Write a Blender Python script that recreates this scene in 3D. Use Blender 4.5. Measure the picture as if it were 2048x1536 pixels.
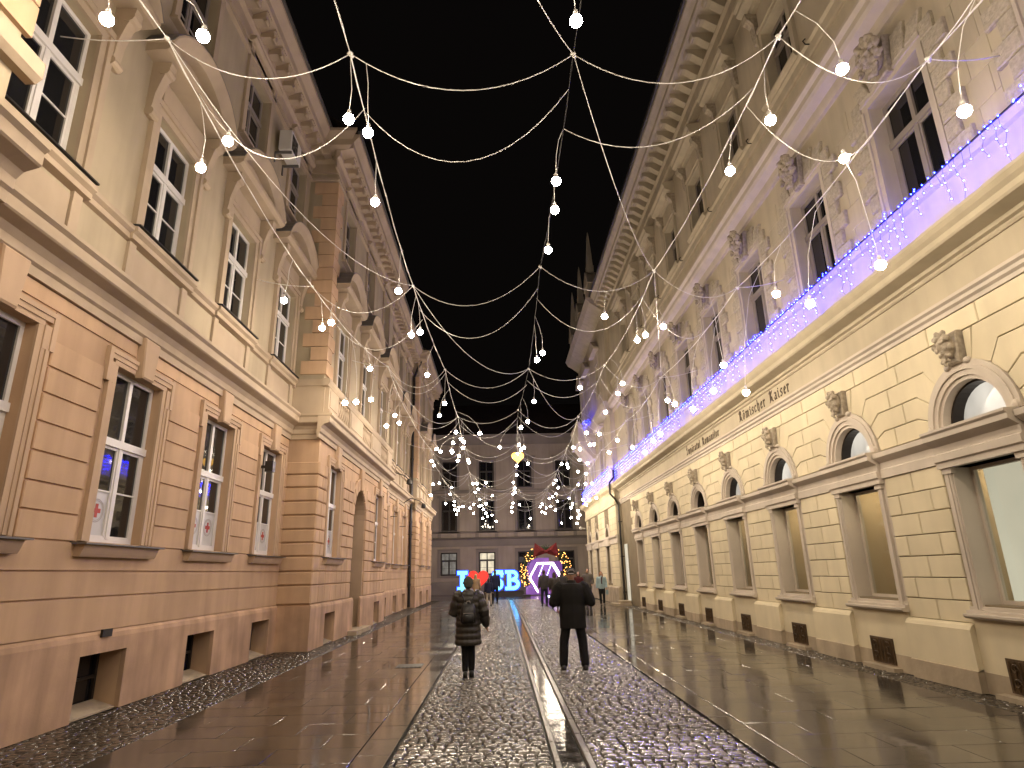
import bpy, bmesh, math, random
from mathutils import Vector, Matrix

RND = random.Random(11)
scene = bpy.context.scene
for o in list(bpy.data.objects):
    bpy.data.objects.remove(o, do_unlink=True)
COL = scene.collection
rad = math.radians

# ------------------------------------------------------------------ camera
PITCH, YAW, ROLL, CAM_H = rad(16.85), rad(1.38), rad(1.3), 1.7
def _to_cam(x, y, z):
    c, s = math.cos(YAW), math.sin(YAW); x, y = x * c - y * s, x * s + y * c
    c, s = math.cos(PITCH), math.sin(PITCH); y, z = y * c + z * s, -y * s + z * c
    c, s = math.cos(ROLL), math.sin(ROLL); x, z = x * c - z * s, x * s + z * c
    return x, y, z
_ax = [_to_cam(1, 0, 0), _to_cam(0, 1, 0), _to_cam(0, 0, 1)]
right = Vector([a[0] for a in _ax]); fwd = Vector([a[1] for a in _ax]); up = Vector([a[2] for a in _ax])
cd = bpy.data.cameras.new("camera")
cd.sensor_width = 36.0; cd.sensor_fit = 'HORIZONTAL'
cd.lens = 1245.0 / 2048.0 * 36.0
cd.clip_start = 0.05; cd.clip_end = 500.0
cam = bpy.data.objects.new("camera", cd); COL.objects.link(cam)
mw = Matrix((right, up, -fwd)).transposed().to_4x4(); mw.translation = (0, 0, CAM_H)
cam.matrix_world = mw
scene.camera = cam

# ------------------------------------------------------------------ night sky (no sun), exposure
world = bpy.data.worlds.new("World"); scene.world = world; world.use_nodes = True
bg = world.node_tree.nodes["Background"]
bg.inputs[0].default_value = (0.0026, 0.0021, 0.0019, 1); bg.inputs[1].default_value = 1.0
scene.view_settings.view_transform = 'Standard'
scene.view_settings.look = 'None'
scene.view_settings.exposure = 0.0
scene.view_settings.gamma = 1.0
scene.view_settings.use_curve_mapping = False
cy = scene.cycles
cy.use_denoising = True
cy.max_bounces = 7; cy.diffuse_bounces = 4; cy.glossy_bounces = 4; cy.transmission_bounces = 4; cy.transparent_max_bounces = 8
cy.caustics_reflective = False; cy.caustics_refractive = False
cy.sample_clamp_indirect = 4.0
cy.blur_glossy = 0.5

BULB_POWER = 292.0
WARM = (1.0, 0.84, 0.64)

# ------------------------------------------------------------------ materials
def nt(name):
    m = bpy.data.materials.new(name); m.use_nodes = True
    t = m.node_tree
    return m, t, t.nodes["Principled BSDF"]

def surf(name, col, rough=0.75, var=0.10, scale=1.5, bump=0.12, bscale=45.0, spec=0.3, rnd=0.05, streak=0.0,
         coat=0.0, metal=0.0, rvar=0.0, rscale=3.0, dist=0.01, wave=0.0):
    m, t, p = nt(name)
    N, L = t.nodes, t.links
    geo = N.new('ShaderNodeNewGeometry')
    info = N.new('ShaderNodeObjectInfo')
    n1 = N.new('ShaderNodeTexNoise'); n1.inputs['Scale'].default_value = scale; n1.inputs['Detail'].default_value = 6
    L.new(geo.outputs['Position'], n1.inputs['Vector'])
    r1 = N.new('ShaderNodeMapRange'); r1.inputs['From Min'].default_value = 0.3; r1.inputs['From Max'].default_value = 0.7
    r1.inputs['To Min'].default_value = 1 - var; r1.inputs['To Max'].default_value = 1 + var
    L.new(n1.outputs[0], r1.inputs['Value'])
    r2 = N.new('ShaderNodeMapRange'); r2.inputs['To Min'].default_value = 1 - rnd; r2.inputs['To Max'].default_value = 1 + rnd
    L.new(info.outputs['Random'], r2.inputs['Value'])
    mu = N.new('ShaderNodeMath'); mu.operation = 'MULTIPLY'
    L.new(r1.outputs[0], mu.inputs[0]); L.new(r2.outputs[0], mu.inputs[1])
    last = mu
    if streak > 0:
        mp = N.new('ShaderNodeMapping'); mp.inputs['Scale'].default_value = (2.2, 2.2, 0.22)
        L.new(geo.outputs['Position'], mp.inputs['Vector'])
        n3 = N.new('ShaderNodeTexNoise'); n3.inputs['Scale'].default_value = 1.6; n3.inputs['Detail'].default_value = 7
        L.new(mp.outputs[0], n3.inputs['Vector'])
        r3 = N.new('ShaderNodeMapRange'); r3.inputs['From Min'].default_value = 0.42; r3.inputs['From Max'].default_value = 0.75
        r3.inputs['To Min'].default_value = 1.0; r3.inputs['To Max'].default_value = 1 - streak
        L.new(n3.outputs[0], r3.inputs['Value'])
        m2 = N.new('ShaderNodeMath'); m2.operation = 'MULTIPLY'
        L.new(last.outputs[0], m2.inputs[0]); L.new(r3.outputs[0], m2.inputs[1]); last = m2
    vm = N.new('ShaderNodeVectorMath'); vm.operation = 'SCALE'; vm.inputs[0].default_value = col
    L.new(last.outputs[0], vm.inputs['Scale'])
    L.new(vm.outputs[0], p.inputs['Base Color'])
    p.inputs['Roughness'].default_value = rough
    p.inputs['Specular IOR Level'].default_value = spec
    p.inputs['Coat Weight'].default_value = coat
    p.inputs['Coat Roughness'].default_value = 0.08
    p.inputs['Metallic'].default_value = metal
    if rvar > 0:
        n4 = N.new('ShaderNodeTexNoise'); n4.inputs['Scale'].default_value = rscale; n4.inputs['Detail'].default_value = 5
        L.new(geo.outputs['Position'], n4.inputs['Vector'])
        r4 = N.new('ShaderNodeMapRange'); r4.inputs['From Min'].default_value = 0.3; r4.inputs['From Max'].default_value = 0.7
        r4.inputs['To Min'].default_value = max(0.02, rough - rvar); r4.inputs['To Max'].default_value = rough + rvar
        L.new(n4.outputs[0], r4.inputs['Value']); L.new(r4.outputs[0], p.inputs['Roughness'])
    if bump > 0:
        n2 = N.new('ShaderNodeTexNoise'); n2.inputs['Scale'].default_value = bscale; n2.inputs['Detail'].default_value = 4
        L.new(geo.outputs['Position'], n2.inputs['Vector'])
        hsrc = n2.outputs[0]
        if wave > 0:
            n5 = N.new('ShaderNodeTexNoise'); n5.inputs['Scale'].default_value = 2.2; n5.inputs['Detail'].default_value = 3
            L.new(geo.outputs['Position'], n5.inputs['Vector'])
            ma = N.new('ShaderNodeMath'); ma.operation = 'MULTIPLY_ADD'; ma.inputs[1].default_value = wave
            L.new(n5.outputs[0], ma.inputs[0]); L.new(n2.outputs[0], ma.inputs[2]); hsrc = ma.outputs[0]
        b = N.new('ShaderNodeBump'); b.inputs['Strength'].default_value = bump; b.inputs['Distance'].default_value = dist
        L.new(hsrc, b.inputs['Height']); L.new(b.outputs[0], p.inputs['Normal'])
    return m

def emit(name, col, strength, base=None, rough=0.3):
    m, t, p = nt(name)
    p.inputs['Base Color'].default_value = (*(base or col), 1)
    p.inputs['Emission Color'].default_value = (*col, 1)
    p.inputs['Emission Strength'].default_value = strength
    p.inputs['Roughness'].default_value = rough
    return m

def lit_surface(name, col, strength, nscale, contrast, rough=0.12):
    """uneven glow that puts room light into a pane, wall"""
    m, t, p = nt(name); N, L = t.nodes, t.links
    geo = N.new('ShaderNodeNewGeometry'); info = N.new('ShaderNodeObjectInfo')
    mp = N.new('ShaderNodeMapping'); mp.inputs['Scale'].default_value = (1, 1, 0.6)
    L.new(geo.outputs['Position'], mp.inputs['Vector'])
    n = N.new('ShaderNodeTexNoise'); n.inputs['Scale'].default_value = nscale; n.inputs['Detail'].default_value = 2
    L.new(mp.outputs[0], n.inputs['Vector'])
    r = N.new('ShaderNodeMapRange'); r.inputs['From Min'].default_value = 0.3; r.inputs['From Max'].default_value = 0.7
    r.inputs['To Min'].default_value = strength * (1 - contrast); r.inputs['To Max'].default_value = strength * (1 + contrast)
    L.new(n.outputs[0], r.inputs['Value'])
    L.new(r.outputs[0], p.inputs['Emission Strength'])
    p.inputs['Emission Color'].default_value = (*col, 1)
    p.inputs['Base Color'].default_value = (0.05, 0.045, 0.04, 1)
    p.inputs['Roughness'].default_value = rough
    b = N.new('ShaderNodeBump'); b.inputs['Strength'].default_value = 0.25; b.inputs['Distance'].default_value = 0.004
    n2 = N.new('ShaderNodeTexNoise'); n2.inputs['Scale'].default_value = 38.0
    L.new(geo.outputs['Position'], n2.inputs['Vector']); L.new(n2.outputs[0], b.inputs['Height']); L.new(b.outputs[0], p.inputs['Normal'])
    return m

M = {}
# left house
M['ochre'] = surf('ochre plaster', (0.56, 0.382, 0.243), 0.85, 0.13, 0.8, 0.14, 70, streak=0.17)
M['ochre_trim'] = surf('ochre trim plaster', (0.53, 0.385, 0.265), 0.85, 0.10, 1.0, 0.08, 70, streak=0.08)
M['yellow'] = surf('pale yellow plaster', (0.42, 0.352, 0.248), 0.85, 0.12, 0.7, 0.12, 70, streak=0.16)
M['cream_trim'] = surf('cream trim plaster', (0.445, 0.355, 0.258), 0.85, 0.10, 1.0, 0.08, 70, streak=0.08)
M['plinth'] = surf('stained plinth plaster', (0.52, 0.345, 0.225), 0.8, 0.22, 1.3, 0.22, 40, streak=0.32)
# right house
M['sand'] = surf('sand plaster blocks', (0.665, 0.585, 0.415), 0.85, 0.09, 1.0, 0.10, 70, rnd=0.05, streak=0.08)  # plaster lightened to lift the dimly lit blocks and plinth
M['sand_dimmed'] = surf('dimmed sand plaster', (0.45, 0.39, 0.285), 0.85, 0.09, 1.0, 0.10, 70, streak=0.10)  # same plaster darkened to offset strong bulb light on frieze and cornice
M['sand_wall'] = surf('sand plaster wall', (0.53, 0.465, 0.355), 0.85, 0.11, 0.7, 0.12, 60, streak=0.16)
M['joint'] = surf('mortar joint plaster', (0.20, 0.16, 0.105), 0.9, 0.1, 2.0, 0.1)
M['stone_trim'] = surf('greyish pink painted stone', (0.56, 0.495, 0.42), 0.75, 0.08, 1.2, 0.10, 50, streak=0.10)
M['stone_base'] = surf('worn base stone', (0.42, 0.345, 0.25), 0.7, 0.22, 1.6, 0.35, 18, streak=0.2)
M['carved'] = surf('carved stone', (0.40, 0.345, 0.27), 0.8, 0.25, 14, 0.5, 40)
M['vermi'] = surf('vermiculated stone', (0.48, 0.425, 0.335), 0.85, 0.16, 18, 0.7, 30, dist=0.03)
# far house
M['grey_wall'] = surf('grey beige far plaster', (0.40, 0.335, 0.265), 0.85, 0.10, 0.6, 0.1, 50, streak=0.15)
M['grey_trim'] = surf('grey far trim', (0.25, 0.215, 0.18), 0.85, 0.10, 0.8, 0.1, 50)
M['roof'] = surf('dark roof tiles', (0.07, 0.05, 0.042), 0.8, 0.3, 6, 0.4, 20)
# joinery, metal, glass
M['white_frame'] = surf('white window paint', (0.72, 0.70, 0.69), 0.4, 0.04, 3, 0.03, 80, spec=0.45)
M['brown_frame'] = surf('grey brown window paint', (0.30, 0.265, 0.235), 0.5, 0.06, 3, 0.05, 80)
M['dark_frame'] = surf('dark wood frame', (0.028, 0.022, 0.018), 0.45, 0.15, 4, 0.1, 60)
M['glass'] = surf('dark night glass', (0.012, 0.012, 0.013), 0.03, 0.0, 1, 0.05, 1.6, spec=0.55, rnd=0.3, dist=0.02)
M['void'] = surf('dark interior', (0.035, 0.028, 0.022), 0.9, 0.2, 2, 0.1)
M['lead'] = surf('grey sheet metal', (0.14, 0.135, 0.13), 0.35, 0.15, 3, 0.1, 30, spec=0.5, metal=0.3)
M['iron'] = surf('black iron', (0.016, 0.014, 0.013), 0.4, 0.2, 5, 0.2, 40, spec=0.4)
M['rust'] = surf('rusty ironwork', (0.075, 0.045, 0.02), 0.55, 0.3, 9, 0.3, 40)
def clear_glass(name):
    m = bpy.data.materials.new(name); m.use_nodes = True; t = m.node_tree; t.nodes.clear(); N, L = t.nodes, t.links
    o = N.new('ShaderNodeOutputMaterial'); mx = N.new('ShaderNodeMixShader'); tr = N.new('ShaderNodeBsdfTransparent'); gl = N.new('ShaderNodeBsdfGlossy'); fr = N.new('ShaderNodeFresnel')
    gl.inputs['Roughness'].default_value = .04; tr.inputs[0].default_value = (.90, .92, .90, 1); fr.inputs[0].default_value = 1.5
    geo = N.new('ShaderNodeNewGeometry'); n = N.new('ShaderNodeTexNoise'); n.inputs['Scale'].default_value = 2.0; L.new(geo.outputs['Position'], n.inputs['Vector'])
    b = N.new('ShaderNodeBump'); b.inputs['Strength'].default_value = .06; b.inputs['Distance'].default_value = .02; L.new(n.outputs[0], b.inputs['Height']); L.new(b.outputs[0], gl.inputs['Normal'])
    iv = N.new('ShaderNodeMath'); iv.operation = 'SUBTRACT'; iv.inputs[0].default_value = 1.0; L.new(geo.outputs['Backfacing'], iv.inputs[1])
    ml = N.new('ShaderNodeMath'); ml.operation = 'MULTIPLY'; L.new(fr.outputs[0], ml.inputs[0]); L.new(iv.outputs[0], ml.inputs[1])
    L.new(ml.outputs[0], mx.inputs[0]); L.new(tr.outputs[0], mx.inputs[1]); L.new(gl.outputs[0], mx.inputs[2]); L.new(mx.outputs[0], o.inputs[0]); return m
M['clear_glass'] = clear_glass('clear window glass')
M['room_wall'] = surf('beige room plaster', (0.50, 0.40, 0.27), 0.85, 0.08, 1.0, 0.05, 50)
M['curtain'] = surf('beige curtain cloth', (0.46, 0.36, 0.25), 0.9, 0.10, 3.0, 0.2, 60)
M['grey_board'] = surf('grey blue board', (0.20, 0.21, 0.21), 0.7, 0.10, 3.0, 0.1, 60)
M['room_lamp'] = emit('room lamp', (1.0, 0.80, 0.52), 130.0)
M['lit_shop'] = lit_surface('glowing interior surface', (1.0, 0.83, 0.58), 0.55, 0.85, 0.35)
M['lit_pale'] = lit_surface('bright glowing interior surface', (1.0, 0.91, 0.70), 0.60, 0.8, 0.16)  # light put into blind, door and back wall as glow
M['lit_lun'] = lit_surface('frosted lunette glass', (1.0, 0.93, 0.80), 0.62, 1.6, 0.35, 0.2)
M['lit_room'] = lit_surface('lit far room', (1.0, 0.86, 0.62), 0.75, 3.0, 0.3)
M['dim_room'] = lit_surface('dim far room', (0.9, 0.85, 0.75), 0.18, 3.0, 0.4)
M['frosted'] = surf('frosted window film', (0.56, 0.56, 0.57), 0.35, 0.04, 2, 0.0, spec=0.5)
M['red_print'] = surf('red print', (0.42, 0.05, 0.035), 0.5, 0.05, 2, 0.0)
M['grey_print'] = surf('grey print', (0.33, 0.30, 0.30), 0.5, 0.05, 2, 0.0)
M['black_paint'] = surf('dark brown painted letters', (0.09, 0.065, 0.045), 0.8, 0.25, 9, 0.1)
M['red_paint'] = surf('matt red fabric', (0.13, 0.013, 0.012), 0.75, 0.2, 4, 0.2, 30)
M['green_leaf'] = surf('dark fir needles', (0.030, 0.048, 0.022), 0.7, 0.4, 9, 0.2)
M['plastic_white'] = surf('white plastic', (0.62, 0.60, 0.57), 0.35, 0.05, 3, 0.03)
M['wire'] = surf('pale twisted cable', (0.86, 0.84, 0.80), 0.6, 0.1, 30, 0.2, 200)
M['wire_dark'] = surf('black cable', (0.03, 0.028, 0.026), 0.6, 0.1, 30, 0.1)
# ground
M['slab'] = surf('wet paving slab', (0.056, 0.050, 0.042), 0.115, 0.35, 1.3, 0.08, 5.0, spec=1.0, rnd=0.22, rvar=0.085, rscale=0.8, dist=0.010, wave=1.6)
M['kerb_slab'] = M['slab']
M['cobble'] = surf('wet granite sett', (0.125, 0.112, 0.096), 0.20, 0.35, 9, 0.18, 55, spec=1.0, rnd=0.50, dist=0.005)
M['cobble_mass'] = surf('wet granite setts', (0.125, 0.112, 0.096), 0.20, 0.55, 7, 0.18, 55, spec=1.0, rnd=0.0, dist=0.005)
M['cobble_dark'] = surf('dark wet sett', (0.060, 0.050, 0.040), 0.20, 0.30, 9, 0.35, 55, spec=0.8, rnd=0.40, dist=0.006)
M['edge_stone'] = surf('wet edging stone', (0.135, 0.12, 0.10), 0.30, 0.25, 4, 0.25, 30, spec=0.5, rnd=0.15)
M['grout'] = surf('dark wet joint sand', (0.016, 0.013, 0.010), 0.45, 0.3, 6, 0.3, 40, spec=0.4)
M['water'] = surf('wet channel bed', (0.034, 0.029, 0.024), 0.12, 0.3, 3, 0.22, 9, spec=0.8, dist=0.012, rvar=0.08)
# lamps
M['bulb'] = emit('warm bulb glow', WARM, BULB_POWER, rough=0.2)
M['led_blue'] = emit('blue led', (0.006, 0.010, 1.0), 250.0)
M['led_warm'] = emit('amber fairy light', (1.0, 0.42, 0.10), 9.0)
M['led_white'] = emit('white led tube', (1.0, 0.86, 0.92), 7.0)
M['led_violet'] = emit('blue white led tube', (0.50, 0.58, 1.0), 7.0)
M['cyan_face'] = emit('cyan letter face', (0.20, 0.68, 0.95), 1.7)
M['blue_side'] = emit('blue letter side', (0.004, 0.05, 0.80), 2.4)
M['red_face'] = emit('red heart face', (0.90, 0.03, 0.02), 0.95)
M['heart_gold'] = emit('golden heart lamp', (1.0, 0.55, 0.10), 3.0)
M['violet_panel'] = emit('violet backdrop panel', (0.20, 0.09, 0.36), 0.36)

# ------------------------------------------------------------------ mesh helpers
def _ico(sub):
    bm = bmesh.new(); bmesh.ops.create_icosphere(bm, subdivisions=sub, radius=1.0)
    v = [tuple(x.co) for x in bm.verts]; f = [[w.index for w in x.verts] for x in bm.faces]; bm.free()
    return v, f
ICO = {1: _ico(1), 2: _ico(2), 3: _ico(3)}

class MB:
    def __init__(s): s.v = []; s.f = []
    def add(s, v, f):
        k = len(s.v); s.v += [tuple(p) for p in v]; s.f += [[i + k for i in q] for q in f]; return s
    def box(s, x0, x1, y0, y1, z0, z1):
        return s.add([(x0,y0,z0),(x1,y0,z0),(x1,y1,z0),(x0,y1,z0),(x0,y0,z1),(x1,y0,z1),(x1,y1,z1),(x0,y1,z1)],
                     [[3,2,1,0],[4,5,6,7],[0,1,5,4],[1,2,6,5],[2,3,7,6],[3,0,4,7]])
    def prism(s, poly, y0, y1):          # poly in (x, z), extruded along y
        n = len(poly)
        return s.add([(a, y0, b) for a, b in poly] + [(a, y1, b) for a, b in poly],
                     [list(range(n)), list(range(2*n-1, n-1, -1))] + [[i, i+n, (i+1) % n + n, (i+1) % n] for i in range(n)])
    def block(s, poly, yf, yb, c=0.012):  # block with a chamfered front
        n = len(poly); cx = sum(a for a, b in poly)/n; cz = sum(b for a, b in poly)/n
        front = []
        for a, b in poly:
            dx, dz = a - cx, b - cz; d = math.hypot(dx, dz) or 1; k = max(0.2, 1 - c*1.4/d)
            front.append((cx + dx*k, cz + dz*k))
        v = [(a, yf, b) for a, b in front] + [(a, yf + c, b) for a, b in poly] + [(a, yb, b) for a, b in poly]
        f = [list(range(n))]
        for r in (0, n):
            f += [[r+i, r+i+n, r+(i+1) % n+n, r+(i+1) % n] for i in range(n)]
        return s.add(v, f)
    def ext(s, prof, x0, x1):            # prof in (y, z), extruded along x
        n = len(prof)
        return s.add([(x0, a, b) for a, b in prof] + [(x1, a, b) for a, b in prof],
                     [list(range(n)), list(range(2*n-1, n-1, -1))] + [[i, i+n, (i+1) % n + n, (i+1) % n] for i in range(n)])
    def tube(s, pts, r, n=6, cap=True):
        pts = [Vector(p) for p in pts]; m = len(pts); rs = r if isinstance(r, (list, tuple)) else [r]*m
        k0 = len(s.v); ref = None
        for i, p in enumerate(pts):
            d = (pts[min(i+1, m-1)] - pts[max(i-1, 0)]).normalized()
            a = d.orthogonal() if ref is None else (ref - d * ref.dot(d))
            if a.length < 1e-6: a = d.orthogonal()
            a.normalize(); ref = a; b = d.cross(a)
            for j in range(n):
                t = 2*math.pi*j/n
                s.v.append(tuple(p + (a*math.cos(t) + b*math.sin(t))*rs[i]))
        for i in range(m-1):
            for j in range(n):
                s.f.append([k0+i*n+j, k0+i*n+(j+1) % n, k0+(i+1)*n+(j+1) % n, k0+(i+1)*n+j])
        if cap:
            s.f.append([k0+j for j in range(n)][::-1]); s.f.append([k0+(m-1)*n+j for j in range(n)])
        return s
    def ball(s, c, r, sub=1, rot=None):
        rx, ry, rz = r if isinstance(r, (list, tuple)) else (r, r, r)
        v, f = ICO[sub]
        pts = [Vector((a*rx, b*ry, d*rz)) for a, b, d in v]
        if rot is not None: pts = [rot @ p for p in pts]
        return s.add([(p.x+c[0], p.y+c[1], p.z+c[2]) for p in pts], f)
    def lathe(s, prof, c=(0, 0, 0), n=12):
        k0 = len(s.v); m = len(prof)
        for r, z in prof:
            for j in range(n):
                t = 2*math.pi*j/n; s.v.append((c[0]+r*math.cos(t), c[1]+r*math.sin(t), c[2]+z))
        for i in range(m-1):
            for j in range(n):
                s.f.append([k0+i*n+j, k0+i*n+(j+1) % n, k0+(i+1)*n+(j+1) % n, k0+(i+1)*n+j])
        s.f.append([k0+j for j in range(n)][::-1]); s.f.append([k0+(m-1)*n+j for j in range(n)])
        return s
    def loft(s, rings, cap=True):
        n = len(rings[0]); k0 = len(s.v)
        for r in rings: s.v += [tuple(p) for p in r]
        for i in range(len(rings)-1):
            for j in range(n):
                s.f.append([k0+i*n+j, k0+i*n+(j+1) % n, k0+(i+1)*n+(j+1) % n, k0+(i+1)*n+j])
        if cap:
            s.f.append([k0+j for j in range(n)][::-1]); s.f.append([k0+(len(rings)-1)*n+j for j in range(n)])
        return s
    def mesh(s, name, mat, smooth=False, fix=True):
        me = bpy.data.meshes.new(name); me.from_pydata(s.v, [], s.f)
        if fix:
            bm = bmesh.new(); bm.from_mesh(me); bmesh.ops.recalc_face_normals(bm, faces=bm.faces); bm.to_mesh(me); bm.free()
        if smooth: me.polygons.foreach_set('use_smooth', [True]*len(me.polygons))
        me.materials.append(M[mat] if isinstance(mat, str) else mat); me.update()
        return me
    def build(s, name, mat, parent=None, smooth=False, fix=True, loc=(0, 0, 0), rot=(0, 0, 0)):
        return put(name, s.mesh(name, mat, smooth, fix), parent, loc, rot)

def put(name, me, parent=None, loc=(0, 0, 0), rot=(0, 0, 0), scale=(1, 1, 1)):
    o = bpy.data.objects.new(name, me); COL.objects.link(o)
    o.location = loc; o.rotation_euler = rot; o.scale = scale
    if parent is not None: o.parent = parent
    return o
def tag(o, label=None, cat=None, group=None, kind=None):
    if label: o['label'] = label
    if cat: o['category'] = cat
    if group: o['group'] = group
    if kind: o['kind'] = kind
    return o
def thing(name, label, cat, loc=(0, 0, 0), rz=0.0, group=None):
    return tag(put(name, None, None, loc, (0, 0, rz)), label, cat, group)
def rect(x0, x1, z0, z1): return [(x0, z0), (x1, z0), (x1, z1), (x0, z1)]

def wall_sheet(x0, x1, z0, z1, holes, y=0.0, depth=0.35):
    """front sheet of a wall with rectangular openings and their reveals"""
    mb = MB()
    xs = sorted({x0, x1, *[h[0] for h in holes], *[h[1] for h in holes]}); xs = [x for x in xs if x0 <= x <= x1]
    zs = sorted({z0, z1, *[h[2] for h in holes], *[h[3] for h in holes]}); zs = [z for z in zs if z0 <= z <= z1]
    for i in range(len(xs)-1):
        for j in range(len(zs)-1):
            cx, cz = (xs[i]+xs[i+1])/2, (zs[j]+zs[j+1])/2
            if any(h[0] < cx < h[1] and h[2] < cz < h[3] for h in holes): continue
            mb.add([(xs[i], y, zs[j]), (xs[i+1], y, zs[j]), (xs[i+1], y, zs[j+1]), (xs[i], y, zs[j+1])], [[0, 1, 2, 3]])
    for a, b, c, d in holes:
        mb.add([(a, y, c), (b, y, c), (b, y, d), (a, y, d), (a, y+depth, c), (b, y+depth, c), (b, y+depth, d), (a, y+depth, d)],
               [[1, 0, 4, 5], [3, 2, 6, 7], [0, 3, 7, 4], [2, 1, 5, 6]])
    return mb

_wc = {}
def window(parent, x, y, z, w, h, transom=None, bars=(), cols=2, frame='white_frame', pane='glass', fw=0.065, upper_cols=None,
           panes=None, mull=0.075, name='window', bar_w=0.022):
    """a casement: frame mesh with one child per pane; origin bottom centre"""
    key = (w, h, transom, bars, cols, frame, fw, upper_cols, mull, bar_w)
    if key not in _wc:
        mb = MB(); cells = []
        mb.box(-w/2, w/2, 0, 0.07, 0, fw); mb.box(-w/2, w/2, 0, 0.07, h-fw, h)
        mb.box(-w/2, -w/2+fw, 0.002, 0.068, fw, h-fw); mb.box(w/2-fw, w/2, 0.002, 0.068, fw, h-fw)
        zones = [(fw, h-fw, cols)]
        if transom:
            mb.box(-w/2, w/2, -0.03, 0.072, transom-0.06, transom+0.05)
            zones = [(fw, transom-0.06, cols), (transom+0.05, h-fw, upper_cols or cols)]
        for zi, (za, zb, nc) in enumerate(zones):
            xe = [-w/2+fw + (w-2*fw)*i/nc for i in range(nc+1)]
            for i in range(1, nc): mb.box(xe[i]-mull/2, xe[i]+mull/2, -0.012, 0.06, za, zb)
            if zi == 0 and transom:       # casement leaves stand proud of the frame
                for i in range(nc):
                    a = xe[i] + (mull/2 if i else 0); b = xe[i+1] - (mull/2 if i < nc-1 else 0); q = 0.04
                    mb.box(a, a+q, 0.004, 0.05, za, zb); mb.box(b-q, b, 0.004, 0.05, za, zb)
                    mb.box(a+q, b-q, 0.006, 0.05, za, za+q); mb.box(a+q, b-q, 0.006, 0.05, zb-q, zb)
            zc = [za] + [b for b in bars if za < b < zb] + [zb]
            for b in zc[1:-1]: mb.box(-w/2+fw, w/2-fw, 0.01, 0.045, b-bar_w/2, b+bar_w/2)
            for i in range(nc):
                for j in range(len(zc)-1):
                    a = xe[i] + (mull/2 if i else 0); b = xe[i+1] - (mull/2 if i < nc-1 else 0)
                    pm = MB().box(a, b, 0.028, 0.034, zc[j], zc[j+1])
                    cells.append(pm.mesh('pane', 'glass'))
        _wc[key] = (mb.mesh(name, frame), cells)
    fm, cells = _wc[key]
    o = put(name, fm, parent, (x, y, z))
    for i, me in enumerate(cells):
        pm = panes[i] if panes and i < len(panes) and panes[i] else pane
        if pm != 'glass':
            k2 = (key, i, pm)
            if k2 not in _wc:
                m2 = me.copy(); m2.materials.clear(); m2.materials.append(M[pm]); _wc[k2] = m2
            me = _wc[k2]
        put('pane', me, o)
    return o
# ------------------------------------------------------------------ ground
g = MB().add([(-80, -40, -0.075), (80, -40, -0.075), (80, 160, -0.075), (-80, 160, -0.075)], [[0, 1, 2, 3]]).build('ground', 'grout')
tag(g, 'dark wet ground under the street', kind='structure')
sq = MB().box(-40, 40, 44.02, 150, -0.07, -0.006).build('square', 'slab'); tag(sq, 'wet open square at the end of the street', kind='structure')

def sett_mesh(rr, bulge):
    n = 4; mb = MB(); v = []; f = []
    for j in range(n):
        for i in range(n):
            u, w = (-.5, -.36, .36, .5)[i], (-.5, -.36, .36, .5)[j]
            e = max(abs(u), abs(w))*2
            x, y = u, w
            if abs(u) > 0.49 and abs(w) > 0.49: x, y = u*0.92, w*0.92
            z = -bulge*(e**5) + rr.uniform(-0.14, 0.14)*bulge
            v.append((x + rr.uniform(-.03, .03), y + rr.uniform(-.03, .03), z))
    for j in range(n-1):
        for i in range(n-1): f.append([j*n+i, j*n+i+1, (j+1)*n+i+1, (j+1)*n+i])
    ring = [i for i in range(n)] + [j*n+n-1 for j in range(1, n)] + [n*n-1-i for i in range(1, n)] + [j*n for j in range(n-2, 0, -1)]
    k = len(v)
    for i in ring: v.append((v[i][0]*1.02, v[i][1]*1.02, -3.2*bulge))
    m = len(ring)
    for q in range(m): f.append([ring[q], k+q, k+(q+1) % m, ring[(q+1) % m]])
    mb.add(v, f); return mb
SETT = [sett_mesh(random.Random(40+i), 1.0) for i in range(8)]

def setts(parent, spans, y0, y1, row, lmin, lmax, mat, near, seed, view, zt=0.0, bulge=0.016):
    """rows of setts laid across the spans; the nearest ones in view are objects, the rest one mass"""
    rr = random.Random(seed); items = []
    y = y0; k = 0
    while y < y1:
        d = row*rr.uniform(0.88, 1.12)
        for (a, b) in spans:
            x = a + rr.uniform(-0.5, 0)*lmin
            while x < b - 0.02:
                l = rr.uniform(lmin, lmax); xa, xb = max(x, a), min(x+l, b)
                if xb - xa > 0.03:
                    items.append(((xa+xb)/2, y+d/2 + 0.012*math.sin(x*3.1+k), xb-xa-0.020, d-0.020, rr.randrange(8), rr.uniform(-0.005, 0.005), rr.uniform(-.035, .035), rr.uniform(-.04, .04), rr.uniform(-.04, .04)))
                x += l
        y += d; k += 1
    vis = sorted([i for i in items if view(i[0], i[1])], key=lambda i: i[1])[:near]; pick = set(map(id, vis))
    mes = [s.mesh('cobble', mat, smooth=True, fix=False) for s in SETT]
    for it in vis:
        put('cobble', mes[it[4]], parent, (it[0], it[1], zt+it[5]), (it[7], it[8], it[6]), (it[2], it[3], bulge))
    mb = MB()
    for it in items:
        if id(it) in pick: continue
        R3 = Matrix.Rotation(it[6], 3, 'Z') @ Matrix.Rotation(it[8], 3, 'Y') @ Matrix.Rotation(it[7], 3, 'X')
        s = SETT[it[4]]
        vv = []
        for p in s.v:
            q = R3 @ Vector((p[0]*it[2], p[1]*it[3], p[2]*bulge)); vv.append((q.x+it[0], q.y+it[1], q.z+zt+it[5]))
        mb.add(vv, s.f)
    if mb.v:
        o = mb.build('cobble_field', 'cobble_mass' if mat == 'cobble' else mat, parent, smooth=True, fix=False); o['kind'] = 'stuff'

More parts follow.
